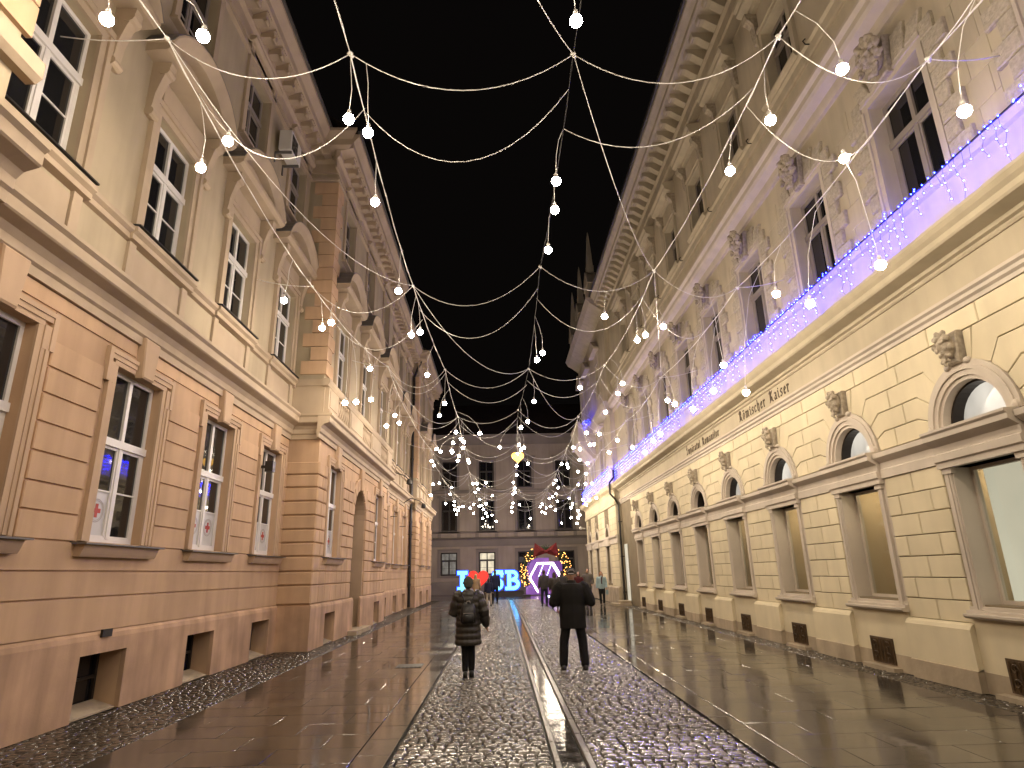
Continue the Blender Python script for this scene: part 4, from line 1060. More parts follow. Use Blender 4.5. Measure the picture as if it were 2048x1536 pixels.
# ------------------------------------------------------------------ the house closing the street
EH = thing('grey_house', 'dim grey beige house closing the far end of the street behind the lit letters', 'house', (0, 56, 0))
ex = [-7.75, -4.45, -1.15, 2.25, 5.75, 9.2]
holes = []
for x in ex:
    holes += [(x-.72, x+.72, 1.55, 3.45), (x-.70, x+.70, 5.25, 7.9), (x-.68, x+.68, 9.0, 11.4)]
wall_sheet(-14, 16, 0, 13.6, holes, 0, .3).build('wall', 'grey_wall', EH)
for i, x in enumerate(ex):
    window(EH, x, .18, 1.55, 1.40, 1.90, transom=1.25, bars=(.62,), frame='dark_frame', pane='lit_room' if i == 2 else ('dim_room' if i == 1 else 'glass'), fw=.09)
    window(EH, x, .18, 5.25, 1.36, 2.65, transom=1.8, frame='dark_frame', fw=.09)
    window(EH, x, .18, 9.0, 1.32, 2.40, transom=1.5, frame='dark_frame', fw=.09)
    def fr_(a_, b_, z0_, z1_, hw, top):
        m_ = MB().box(x-b_, x-a_, -.06, 0, z0_, z1_).box(x+a_, x+b_, -.06, 0, z0_, z1_).box(x-b_, x+b_, -.062, 0, z1_-.001, z1_+.25)
        m_.box(x-hw, x+hw, -.18, 0, z1_+.249, top); m_.box(x-b_, x+b_, -.12, 0, z0_-.13, z0_+.001); m_.build('window_surround', 'grey_trim', EH)
    fr_(.72, .98, 1.55, 3.45, .98, 3.75); fr_(.70, .92, 5.25, 7.9, 1.05, 8.35); fr_(.68, .88, 9.0, 11.4, 1.0, 11.8)
    for sg in (-1, 1): MB().box(x+sg*.85-.15, x+sg*.85+.15, -.09, 0, 4.71, 5.09).build('apron_pilaster', 'grey_trim', EH)
for prof, nm in (([(0, 0), (-.10, 0), (-.10, 1.0), (0, 1.08)], 'plinth'), ([(0, 3.95), (-.08, 3.95), (-.10, 4.5), (-.25, 4.62), (0, 4.72)], 'storey_cornice'), ([(0, 5.08), (-.12, 5.12), (-.12, 5.22), (0, 5.26)], 'sill_course'),
                 ([(0, 8.55), (-.10, 8.6), (-.12, 8.8), (0, 8.85)], 'sill_course'), ([(0, 12.9), (-.15, 13.0), (-.45, 13.4), (-.6, 13.75), (0, 13.9)], 'eaves_cornice')):
    MB().ext(prof, -14, 16).build(nm, 'grey_trim', EH)
MB().add([(-14, -.5, 13.9), (16, -.5, 13.9), (16, 7, 18.5), (-14, 7, 18.5)], [[0, 1, 2, 3]]).build('roof', 'roof', EH)
sp = thing('wall_plaque', 'small dark square plaque on the far grey wall between window and wreath', 'plaque', (1.8, 55.9, 2.75))
MB().box(-.26, .26, 0, .05, -.22, .22).build('plate', 'iron', sp); MB().box(-.28, .28, .05, .09, -.24, .24).build('frame', 'dark_frame', sp)

# ------------------------------------------------------------------ string lights over the street
LINES = [(-3.95, 7.9), (-1.75, 7.9), (.93, 7.95), (3.42, 7.85), (5.2, 7.55)]
LNAME = ['beside the ochre house', 'over the pavement by the ochre house', 'above the drain channel', 'over the pavement by the sand house', 'close to the blue-lit parapet']
ORD = ['first', 'second', 'third', 'fourth', 'fifth', 'sixth', 'seventh', 'eighth', 'ninth', 'tenth', 'eleventh', 'twelfth', 'thirteenth', 'fourteenth', 'fifteenth', 'sixteenth', 'seventeenth', 'eighteenth', 'nineteenth', 'twentieth']
ORD += [t + '-' + o for t in ('twenty', 'thirty', 'forty', 'fifty', 'sixty') for o in ORD[:9]]
NODE_Y = [6.05 + 6.25*j for j in range(-3, 8)]
samples = []
def clampx(x, y): return max(x, -3.5) if y > 15.2 else x
def swag(p, q, sag, n=14):
    p, q = Vector(p), Vector(q); out = []
    for i in range(n+1):
        t = i/n; v = p.lerp(q, t); v.z -= sag*4*t*(1-t); out.append(v)
    return out
rr = random.Random(77)
nodes = {}
for i, (lx, lz) in enumerate(LINES):
    for j, y in enumerate(NODE_Y):
        nodes[(i, j)] = Vector((clampx(lx, y) + rr.uniform(-.12, .12), y + rr.uniform(-.35, .35), lz + rr.uniform(-.08, .08) - max(0, y-28)*.03))
for i in range(5):
    pts = []
    for j in range(len(NODE_Y)-1):
        s = swag(nodes[(i, j)], nodes[(i, j+1)], rr.uniform(.10, .22)); pts += s if not pts else s[1:]
    samples += pts
    mb = MB().tube(pts, .0065 if i != 2 else .006, 5)
    # a second strand twisted round the first
    tw = [p + Vector((.012*math.cos(k*1.7), 0, .012*math.sin(k*1.7))) for k, p in enumerate(pts)]
    mb.tube(tw, .0045, 4)
    o = mb.build('light_cable', 'wire' if i != 2 else 'wire_dark', smooth=True)
    tag(o, ('pale' if i != 2 else 'dark') + ' long cable running along the street ' + LNAME[i], 'cable', 'cables running along the street')
    for j in range(len(NODE_Y)):
        n = nodes[(i, j)]
        MB().ball((n.x, n.y, n.z), (.035, .045, .03), 1).tube([(n.x-.03, n.y, n.z+.02), (n.x+.03, n.y+.02, n.z-.03)], .02, 6).build('knot', 'wire', o, smooth=True)
SPAN = ['between the ochre house and the near pavement', 'from the ochre side to the channel line', 'from the channel line to the sand side', 'between the sand-side pavement and the parapet']
for j, y in enumerate(NODE_Y):
    if y < -3: continue
    for i in range(4):
        a, b = nodes[(i, j)], nodes[(i+1, j)]
        s1 = swag(a, b, rr.uniform(.40, .75)); samples += s1
        mb = MB().tube(s1, .006, 5)
        if True:
            off = Vector((0, rr.uniform(.7, 1.6), -.06))
            s2 = swag(a+off, b+off*rr.uniform(.3, 1.4), rr.uniform(.5, 1.0)); samples += s2; mb.tube(s2, .0055, 5)
        if (i+j) % 2 and (i+1, j+1) in nodes:
            s3 = swag(a, nodes[(i+1, j+1)], rr.uniform(.5, .9)); samples += s3; mb.tube(s3, .0055, 5)
        o = mb.build('swag_cable', 'wire', smooth=True)
        k = j-2
        where = 'behind the viewpoint' if k < 0 else ORD[k] + ' row from the camera'
        tag(o, 'pale cable sagging ' + SPAN[i] + ', ' + where, 'cable', 'cables sagging across the street')
for i, (wx, sgn) in ((0, (-5.45, -1)), (4, (6.55, 1))):
    for j, y in enumerate(NODE_Y):
        if y < 4: continue
        n = nodes[(i, j)]; wxx = wx if i else (-5.45 if y < 15.5 else -4.68)
        s = swag(n, (wxx, n.y+.3, n.z+.35), .05, 5)
        k = j-2
        tag(MB().tube(s, .007, 5).build('anchor_cable', 'wire', smooth=True), 'short cable tying the string lights to the %s house wall, %s from the camera' % ('ochre' if i == 0 else 'sand', ORD[k]), 'cable', 'wall anchor cables')

BULBS = [(-3.72,4.8,6.9),(-2.89,5.0,6.9),(0.83,4.83,6.9),(3.83,5.46,6.9),(-1.72,6.2,6.9),(-1.54,6.44,6.9),(-3.3,6.58,6.9),(-3.87,7.1,6.9),(3.37,6.26,6.9),(4.68,7.01,6.9),(3.23,7.26,6.9),(4.66,5.03,5.97),(0.86,7.46,6.9),(0.9,8.18,6.9),(-1.74,7.93,6.9),(0.89,9.39,6.9),(-1.87,10.91,6.9),(-4.16,11.28,6.9),(-3.54,12.42,6.9),(-3.81,12.72,6.9),(2.31,12.29,6.9),(3.73,12.91,6.9),(3.44,13.42,6.9),(3.32,13.74,6.9),(4.69,9.46,6.07),(4.6,8.32,5.38),(4.66,6.72,5.17),(-1.72,13.04,6.9),(-1.94,13.21,6.9),(-1.91,16.19,6.9),(-3.34,15.56,6.9),(1.13,14.55,6.9),(1.02,15.08,6.9),(4.63,12.01,5.67),(3.64,17.29,6.9),(3.7,18.35,6.9),(2.44,17.63,6.9),(4.72,13.0,5.41),(4.63,11.08,4.82),(1.15,19.12,6.9),(-1.7,19.19,6.9),(-2.01,20.75,6.9),(4.72,16.64,6.19),(4.63,15.66,5.83),(4.69,14.43,5.37),(-3.6,14.22,5.61),(-3.6,15.32,5.93),(-3.6,17.1,6.49),(3.68,20.65,6.9),(1.07,21.86,6.9),(0.85,22.81,6.9),(-3.51,20.64,6.9),(-3.6,19.65,6.31),(-3.54,21.75,6.9),(4.69,17.59,5.45),(-0.72,23.73,6.9),(4.66,18.34,5.4),(4.72,19.79,5.32),(4.63,21.17,5.75),(4.69,24.06,6.61),(3.95,26.43,6.9),(4.66,25.95,6.47),(-1.63,23.43,6.9),(-0.72,23.74,6.9),(-1.51,24.68,6.9),(-1.43,25.32,6.9),(-1.89,25.45,6.9),(-1.54,26.52,6.9),(-2.08,27.17,6.9),(-2.07,27.53,6.9),(-2.68,26.64,6.9),(-2.58,27.32,6.9),(-1.84,28.46,6.9),(-1.97,29.73,6.9),(-3.23,29.76,6.9),(-3.24,30.97,6.9),(-1.47,29.6,6.9),(-1.46,30.33,6.9),(0.05,26.58,6.9),(0.87,26.14,6.9),(1.11,26.71,6.9),(0.99,27.22,6.9),(0.89,28.27,6.9),(1.45,30.87,6.9),(0.9,31.59,6.9),(0.98,34.7,6.9),(3.47,23.97,6.9),(4.01,24.21,6.9),(3.28,26.92,6.9),(3.63,27.37,6.9),(4.1,26.29,6.9),(3.95,30.18,6.9),(4.47,31.16,6.9),(3.17,31.21,6.9),(3.45,31.29,6.9),(3.63,32.43,6.9),(4.32,33.91,6.9),(4.86,34.64,6.9),(-3.6,34.0,6.39),(-3.56,37.32,6.9),(-2.99,39.41,6.9),(-1.59,37.85,6.9),(-1.35,37.88,6.9),(-0.8,37.42,6.9),(-1.36,40.42,6.9),(-1.61,42.03,6.9),(-3.35,42.8,6.9),(-3.6,33.05,5.68),(-0.5,44.08,6.9),(-3.36,39.33,5.9),(0.86,37.65,6.9),(1.01,40.29,6.9),(1.07,42.36,6.9),(0.93,43.45,6.9),(3.39,37.11,6.9),(3.36,38.66,6.9),(3.82,40.5,6.9),(3.94,43.61,6.9),(3.85,45.57,6.9),(3.68,46.43,6.9),(4.02,43.62,6.37),(4.66,36.75,6.58),(4.72,34.12,6.27),(4.63,31.15,5.88),(4.69,42.09,6.36),(4.6,34.54,5.44),(4.66,32.57,5.21),(4.72,30.59,5.09),(4.63,33.69,5.1),(-1.43,46.35,6.9),(-0.78,36.92,5.58),(-1.16,36.18,5.37),(-1.34,47.72,6.6),(-1.01,39.63,5.54),(-0.87,39.28,5.27),(-0.96,49.94,5.99),(-1.14,42.58,5.23),(-0.58,47.71,5.86),(-0.24,42.67,5.02),(-1.84,44.95,6.42),(-1.77,38.11,5.47),(-1.84,44.89,5.78),(-2.79,48.15,6.59),(-2.78,43.32,6.07),(-3.03,46.38,6.14),(-3.07,45.4,5.77),(-2.61,36.9,5.29),(-3.4,47.26,6.9),(-3.34,46.62,6.54),(0.95,44.28,6.37),(0.78,40.22,5.69),(0.7,36.43,5.05),(1.51,48.12,6.64),(2.89,42.62,6.1),(2.98,46.06,6.25),(3.57,48.3,6.37),(3.73,46.0,6.26),(3.26,48.9,6.15),(2.99,41.53,5.38),(4.15,47.21,6.11),(2.04,42.22,5.11),(4.77,49.1,5.29),(4.72,40.72,5.87),(4.24,37.36,5.32),(4.71,37.9,5.17),(4.6,36.32,4.79),(4.66,41.38,5.05),(4.72,38.34,4.78),(4.63,38.03,4.44)]
back = []
for lx, lz in LINES:
    for y in (-11, -7.5, -4.5, -1.5, 1.2, 3.4):
        back.append((lx + rr.uniform(-.3, .3), y + rr.uniform(-.6, .6), 6.8 + rr.uniform(-.2, .2)))
def half_globe(n, m):
    mb = MB(); pr = [(.062*math.sin(rad(a_)), -.062*math.cos(rad(a_))) for a_ in [5+ (128-5)*k/m for k in range(m+1)]]
    return mb.lathe(pr, n=n)
globe = half_globe(22, 10).mesh('light_bulb', 'bulb', smooth=True)
globe_s = half_globe(8, 4).mesh('light_bulb', 'bulb', smooth=True)
sock = MB().lathe([(.0500, .0375), (.046, .046), (.034, .060), (.028, .068), (.026, .072), (.026, .105), (.020, .128), (.010, .135)], n=10).mesh('socket', 'plastic_white')
rows = {}
for q, (x, y, z) in enumerate(BULBS + back):
    i = min(range(5), key=lambda k: abs(clampx(LINES[k][0], y)-x)); rows.setdefault(i, []).append((y, q))
rank = {}
for i, l in rows.items():
    vis = sorted(t for t in l if t[1] < len(BULBS))
    for r_, (y, q) in enumerate(vis): rank[q] = (i, r_)
for q, (x, y, z) in enumerate(BULBS + back):
    p = Vector((x, y, z))
    o = put('light_bulb', globe if y < 16 else globe_s, None, (x, y, z))
    put('socket', sock, o)
    tgt = min(samples, key=lambda s: (s.x-x)**2 + (s.y-y)**2 + .15*(s.z-z-1.0)**2)
    d = tgt - p
    mid = [Vector((0, 0, .13)), Vector((d.x*.12 + rr.uniform(-.03, .03), d.y*.12, .13 + (d.z-.13)*.35)), Vector((d.x*.45, d.y*.45, .13 + (d.z-.13)*.72)), d]
    MB().tube(mid, .0045, 4).build('cord', 'wire', o, smooth=True)
    if q in rank:
        i, r_ = rank[q]
        lb = '%s bulb %s, %s from the camera' % ('round warm' if r_ < 12 else 'small distant', LNAME[i], ORD[r_])
    else: lb = 'warm round bulb of the string lights behind the viewpoint'
    tag(o, lb, 'light bulb', 'string light bulbs over the street' if q in rank else 'string light bulbs behind the viewpoint')

# golden heart lamp hanging over the channel
hp = []
for k in range(40):
    t = 2*math.pi*k/40
    hp.append((16*math.sin(t)**3/16*.26, (13*math.cos(t)-5*math.cos(2*t)-2*math.cos(3*t)-math.cos(4*t))/16*.26))
hl = thing('heart_lamp', 'golden glowing heart lamp hanging above the far part of the channel', 'lamp', (.80, 26.0, 6.35))
MB().block(hp, -.06, .06, .03).build('heart', 'heart_gold', hl)
tgt = min(samples, key=lambda s: (s.x-.80)**2 + (s.y-26.0)**2)
MB().tube([(0, 0, .15), (tgt.x-.80, tgt.y-26.0, tgt.z-6.35)], .006, 4).build('cord', 'wire', hl)

# ------------------------------------------------------------------ blue icicle lights on the sand house
def garland(name, label, path, n_str, drop, seed, near=300, density=1.0):
    """strands hang from points along the path; path(t) -> (top point, outward vector)"""
    r2 = random.Random(seed); pts = []; wires = MB()
    top = []
    for k in range(n_str):
        t = (k + r2.random())/n_str
        p, out = path(t); p = Vector(p); out = Vector(out)
        top.append(p + out*.02)
        L = drop*r2.choice([.08, .2, .35, .55, .75, 1.0]); m = max(1, int(L/.13)); prev = p + out*.02
        for i in range(m+1):
            v = p + out*(.025 + r2.uniform(0, .03)) + Vector((r2.uniform(-.05, .05)*abs(out.y) , r2.uniform(-.05, .05)*abs(out.x), -L*i/max(1, m)))
            pts.append(v); wires.tube([prev, v], .0025, 3, cap=False); prev = v
        if r2.random() < .35: pts.append(p + out*.03 + Vector((0, r2.uniform(-.1, .1), r2.uniform(.0, .10))))
    wires.tube(top, .006, 4)
    root = thing(name, label, 'string lights', tuple(top[0]))
    inv = Vector(top[0])
    w = wires.build('wire', 'wire_dark', root, fix=False, loc=tuple(-inv))
    led = MB().add([(1, 0, 0), (-1, 0, 0), (0, 1, 0), (0, -1, 0), (0, 0, 1), (0, 0, -1)], [[0, 2, 4], [2, 1, 4], [1, 3, 4], [3, 0, 4], [2, 0, 5], [1, 2, 5], [3, 1, 5], [0, 3, 5]])
    lm = MB().add([tuple(c*.0135 for c in v) for v in led.v], led.f).mesh('led', 'led_blue', smooth=True)
    srt = sorted(pts, key=lambda v: v.y)
    srt = [v for v in srt if in_view3(v)] + [v for v in srt if not in_view3(v)]
    for v in srt[:near]: put('led', lm, root, tuple(v-inv))
    mb = MB()
    for v in srt[near:]: mb.add([(v.x-inv.x+c[0]*.0135, v.y-inv.y+c[1]*.0135, v.z-inv.z+c[2]*.0135) for c in led.v], led.f)
    if mb.v: mb.build('led_cluster', 'led_blue', root, fix=False)['kind'] = 'stuff'
def in_view3(v):
    d = Vector((v.x, v.y, v.z-CAM_H)); f = d.dot(fwd)
    return f > .1 and abs(d.dot(right)/f*1245) < 1040 and abs(d.dot(up)/f*1245) < 780
garland('icicle_lights', 'blue icicle lights draped along the parapet of the sand coloured house',
        lambda t: ((6.41 if t < .715 else 6.13, 5.0 + 41.0*t, 7.10), (-1, 0, 0)), 290, .72, 5)
def balc(t):
    if t < .25: return ((6.88-1.2*(t/.25), 39.55, 11.04), (0, -1, 0))
    return ((5.66, 39.6 + 4.0*(t-.25)/.75, 11.04), (-1, 0, 0))
garland('icicle_lights', 'blue icicle lights round the corner balcony high on the sand coloured house', balc, 60, .55, 9, near=150)

# ------------------------------------------------------------------ illuminated letters
SG = thing('letter_sign', 'illuminated sign spelling I, a red heart, then S and B on the far square', 'sign', (0, 50, 0))
def letter(parts, nm, face, x0, z0, side='blue_side'):
    o = MB()
    for k, poly in enumerate(parts):
        n = len(poly); cx = sum(a for a, b in poly)/n; cz = sum(b for a, b in poly)/n
        o.prism([(x0+a+.055*(1 if a > cx else -1), z0+b+.055*(1 if b > cz else -1)) for a, b in poly], .02+k*.0011, .34+k*.0011)
    lo = o.build(nm, side, SG)
    f = MB()
    for k, poly in enumerate(parts):
        n = len(poly); cx = sum(a for a, b in poly)/n; cz = sum(b for a, b in poly)/n
        f.prism([(x0+a, z0+b) for a, b in poly], -.012-k*.0012, .018)
    f.build('face', face, lo); return lo
def band(pts, w):
    """constant-width ribbon polygon pieces along a polyline"""
    out = []; n = len(pts); L_, R_ = [], []
    for i in range(n):
        a = Vector(pts[max(0, i-1)]); b = Vector(pts[min(n-1, i+1)]); d = (b-a).normalized(); nn = Vector((-d.y, d.x))
        p = Vector(pts[i]); L_.append(tuple(p+nn*w/2)); R_.append(tuple(p-nn*w/2))
    for i in range(n-1): out.append([R_[i], R_[i+1], L_[i+1], L_[i]])
    return out
z0 = .42
letter([rect(.0, .78, 0, .30), rect(.22, .56, .30, 1.20), rect(.0, .78, 1.20, 1.48)], 'letter_i', 'cyan_face', -3.32, z0)
hb = [(16*math.sin(2*math.pi*k/44)**3/16*.78, (13*math.cos(2*math.pi*k/44)-5*math.cos(4*math.pi*k/44)-2*math.cos(6*math.pi*k/44)-math.cos(8*math.pi*k/44))/16*.80) for k in range(44)]
ho = MB().block([(x-1.72, z+1.30) for x, z in hb], -.01, .30, .05).build('heart', 'red_face', SG)
sp_ = [(.84, 1.12), (.78, 1.26), (.62, 1.33), (.42, 1.33), (.25, 1.24), (.20, 1.08), (.28, .93), (.45, .82), (.62, .72), (.76, .58), (.78, .40), (.70, .25), (.54, .16), (.34, .16), (.20, .23), (.13, .38)]
letter(band(sp_, .30) + [rect(.72, .90, .95, 1.46), rect(.06, .24, .02, .52)], 'letter_s', 'cyan_face', -.72, z0)
def dring(xc, zc, rx, rz, w, n=10):
    return band([(xc + rx*math.sin(math.pi*i/n), zc - rz*math.cos(math.pi*i/n)) for i in range(n+1)], w)
letter([rect(.16, .46, 0, 1.46), rect(0, .62, 0, .26), rect(0, .62, 1.22, 1.46)] + dring(.58, 1.06, .30, .27, .26) + dring(.58, .44, .40, .31, .28) + [rect(.46, .62, .64, .86)], 'letter_b', 'cyan_face', .34, z0)
MB().box(-3.6, 1.75, -.10, .45, -.01, .38).build('base', 'dark_frame', SG)

# ------------------------------------------------------------------ wreath gate with hexagon tunnel
WG = thing('wreath_gate', 'walk-through fir wreath with fairy lights and a dark red bow', 'decoration', (3.36, 48, 0))
r3 = random.Random(31); needles = MB(); lights = []
RW, rw = 1.62, .26
for k in range(2300):
    t = r3.uniform(-.62, math.pi+.62); u = r3.uniform(0, 2*math.pi); q = rw*r3.uniform(.55, 1.15)
    c = Vector(((RW+q*math.cos(u))*math.cos(t), q*math.sin(u), 1.72 + (RW+q*math.cos(u))*math.sin(t)))
    d = Vector((r3.gauss(0, 1), r3.gauss(0, 1), r3.gauss(0, 1))).normalized(); e = d.orthogonal().normalized()
    if c.z < .1: continue
    needles.add([c-e*.02, c+e*.02, c+d*.15], [[0, 1, 2]])
needles.build('fir_foliage', 'green_leaf', WG, fix=False)['kind'] = 'stuff'
core = MB().tube([(RW*math.cos(t), 0, 1.72+RW*math.sin(t)) for t in [-.62+(math.pi+1.24)*i/30 for i in range(31)]], .15, 8); core.build('ring', 'green_leaf', WG)
fl = MB().ball((0, 0, 0), .028, 1).mesh('fairy_light', 'led_warm')
for k in range(130):
    t = r3.choice([r3.uniform(-.6, 1.05), r3.uniform(2.1, math.pi+.6)]); u = r3.uniform(0, 2*math.pi); q = rw*1.15
    put('fairy_light', fl, WG, ((RW+q*math.cos(u))*math.cos(t), -abs(q*math.sin(u)), 1.72+(RW+q*math.cos(u))*math.sin(t)))
bow = MB()
for sg in (-1, 1):
    bow.add([(0, -.34, 3.16), (sg*.80, -.50, 3.78), (sg*.95, -.44, 2.72), (sg*.36, -.62, 3.22), (0, -.28, 3.22), (0, -.28, 3.02), (sg*.75, -.24, 3.70), (sg*.86, -.22, 2.80)],
            [[0, 1, 3], [0, 3, 2], [1, 2, 3], [4, 6, 1], [4, 1, 0], [5, 2, 7], [5, 0, 2], [6, 7, 2], [6, 2, 1]])
bow.ball((0, -.36, 3.12), (.14, .12, .14), 2)
bow.build('bow', 'red_paint', WG)
MB().box(-1.75, -1.20, -.3, .3, 0, .14).box(1.20, 1.75, -.3, .3, 0, .14).build('foot', 'dark_frame', WG)
HX = thing('hexagon_tunnel', 'hexagonal tunnel of white light tubes in front of violet panels inside the wreath', 'decoration', (3.36, 48.6, 0))
def hexagon(r, y, zc): return [(r*math.cos(math.pi*k/3), y, zc + r*math.sin(math.pi*k/3)) for k in range(6)]
for y, r in ((0, 1.22), (.9, 1.12)):
    h = hexagon(r, y, 1.30)
    for k in (0, 1, 2, 3, 5):
        if k == 4: continue
        MB().tube([h[k], h[(k+1) % 6]], .028, 6).build('light_tube', 'led_white', HX)
    MB().tube([h[3], h[4]], .028, 6).build('light_tube', 'led_white', HX)
for dx in (-.35, .25):
    MB().tube([(dx+.25, .3, 2.30), (dx-.12, .9, 1.35)], .022, 6).build('light_tube', 'led_violet', HX)
MB().tube([(.15, -3.5, .03), (.05, .2, .03)], .035, 6).build('light_tube', 'led_violet', HX)
pn = MB()
for k, (xa, ya, xb, yb) in enumerate(((-1.45, 1.3, -.5, 1.8), (-.5, 1.8, .4, 1.5), (.4, 1.5, 1.45, 1.9))):
    pn = MB().add([(xa, ya, .05), (xb, yb, .05), (xb, yb, 2.75 - .25*(k == 2)), (xa, ya, 2.45 + .3*(k == 1)), (xa, ya+.04, .05), (xb, yb+.04, .05), (xb, yb+.04, 2.75 - .25*(k == 2)), (xa, ya+.04, 2.45 + .3*(k == 1))],
                  [[0, 1, 2, 3], [7, 6, 5, 4], [0, 4, 5, 1], [1, 5, 6, 2], [2, 6, 7, 3], [3, 7, 4, 0]])
    pn.build('panel', 'violet_panel', HX)

# ------------------------------------------------------------------ wall fittings
ac = thing('air_conditioner', 'white air conditioner box fixed high under the eaves of the ochre house', 'air conditioner', (-5.5, 13.65, 11.95), rad(90))
MB().box(-.38, .38, -.42, -.12, 0, .56).build('casing', 'plastic_white', ac)
MB().box(-.30, .10, -.424, -.42, .06, .50).build('fan_opening', 'iron', ac)
fan = MB()
for k in range(5):
    t = 2*math.pi*k/5; fan.add([(-.1, -.43, .28), (-.1+.2*math.cos(t), -.43, .28+.2*math.sin(t)), (-.1+.2*math.cos(t+.5), -.428, .28+.2*math.sin(t+.5))], [[0, 1, 2]])
fan.build('fan', 'lead', ac, fix=False)
for sx in (-.28, .28): MB().box(sx-.02, sx+.02, -.42, 0, -.06, 0).prism([(sx-.018, -.30), (sx+.018, -.30), (sx+.018, -.06), (sx-.018, -.06)], -.03, 0).build('bracket', 'lead', ac)
d2 = thing('drain_pipe', 'black drain pipe in the corner of the second projecting bay of the ochre house', 'drain pipe', (-4.93, 35.3, 0))
MB().tube([(0, 0, 0.05), (0, 0, 12.9), (.18, 0, 13.4), (.55, 0, 14.3)], .075, 8).build('pipe', 'iron', d2)
for z in (1.2, 4.5, 8.0, 11.5): MB().tube([(0, 0, z-.04), (0, 0, z+.04)], .095, 8).build('clamp', 'iron', d2)
sc = thing('security_camera', 'small white security camera on the corner of the sand coloured house', 'camera', (6.12, 45.6, 4.6))
MB().tube([(0, 0, 0), (-.35, 0, .06)], .035, 8).build('arm', 'plastic_white', sc); MB().tube([(-.35, -.22, .02), (-.35, .12, .10)], .085, 10).build('body', 'plastic_white', sc)
for k, (x, y, z, lb) in enumerate(((-5.33, 14.35, 4.15, 'small black spotlight on the window jamb of the ochre house'),)):
    f = thing('spotlight', lb, 'spotlight', (x, y, z)); MB().box(-.02, .16, -.09, .09, -.12, .12).build('housing', 'iron', f); MB().box(-.16, -.02, -.03, .03, -.03, .03).build('bracket', 'iron', f)
for k, (y, X, z, lb) in enumerate(((27.0, -4.9, 5.75, 'black wall lamp on a curved arm above the third ground floor window past the doorway'), (32.4, -4.9, 5.25, 'black wall lamp on a curved arm beside the drain pipe of the ochre house'))):
    l = thing('wall_lamp', lb, 'wall lamp', (X, y, z))
    MB().tube([(0, 0, 0), (.35, 0, .22), (.75, .3, .12), (.95, .5, -.05)], .022, 6).build('arm', 'iron', l); MB().lathe([(.03, .0), (.10, -.05), (.13, -.22), (.05, -.26)], (.95, .5, 0), 10).build('lamp_head', 'iron', l)
for k, y in enumerate((28.2, 31.0, 33.8)):
    hs = thing('sign_bracket', 'thin iron sign bracket on the recessed part of the ochre house, %s from the camera' % ORD[k], 'bracket', (-5.9, y+1.2, 4.3-.25*k), group='iron sign brackets')
    MB().tube([(0, 0, 0), (1.15, 0, 0)], .016, 6).tube([(.05, 0, -.35), (.8, 0, 0)], .012, 6).build('bar', 'iron', hs); MB().box(.0, .05, -.05, .05, -.42, .12).build('wall_plate', 'iron', hs)
vt = MB().box(-.11, .11, -.10, -.066, 0, .10).build('vent_grille', 'iron', LH, loc=(9.26, 0, .98))
# ------------------------------------------------------------------ people
def cloth(name, col, rough=.8, bump=.25, bscale=55, spec=.25):
    return surf(name, col, rough, .12, 6, bump, bscale, spec=spec, dist=.01)
SKIN = surf('skin', (.48, .29, .20), .5, .06, 8, .1, 90, spec=.35)

def capsule(m, pts, rs, n=10):
    m.tube(pts, rs, n)
    m.ball(tuple(pts[0]), rs[0], 1); m.ball(tuple(pts[-1]), rs[-1], 1)
    for p, r in zip(pts[1:-1], rs[1:-1]): m.ball(tuple(p), r, 1)
def ell(cx, cy, z, a, b, n=16): return [(cx+a*math.cos(2*math.pi*k/n), cy+b*math.sin(2*math.pi*k/n), z) for k in range(n)]
TORSO = [(.86, .150, .105), (.96, .158, .112), (1.10, .142, .100), (1.25, .160, .112), (1.37, .172, .105), (1.43, .135, .085), (1.48, .062, .058)]
def hand(m, w, d, side):
    """palm, four fingers and thumb, slightly curled, hanging along direction d"""
    d = Vector(d).normalized(); s = Vector((0, 1, 0)) if abs(d.y) < .8 else Vector((0, 0, -1))
    s = (s - d*s.dot(d)).normalized(); c = d.cross(s)*side
    w = Vector(w); pc = w + d*.05
    m.tube([tuple(w), tuple(pc), tuple(w+d*.09)], [.026, .036, .034], 8); m.ball(tuple(pc), (.030, .030, .030), 1)
    for k, L in enumerate((.070, .080, .075, .058)):
        b = w + d*.085 + s*(.027 - k*.018)
        m.tube([tuple(b), tuple(b+d*L*.55+c*.006), tuple(b+d*L*.95+c*.026)], [.0095, .0088, .007], 6)
    b = w + d*.03 + s*.030
    m.tube([tuple(b), tuple(b+d*.035+s*.022), tuple(b+d*.065+s*.024+c*.012)], [.012, .0105, .008], 6)

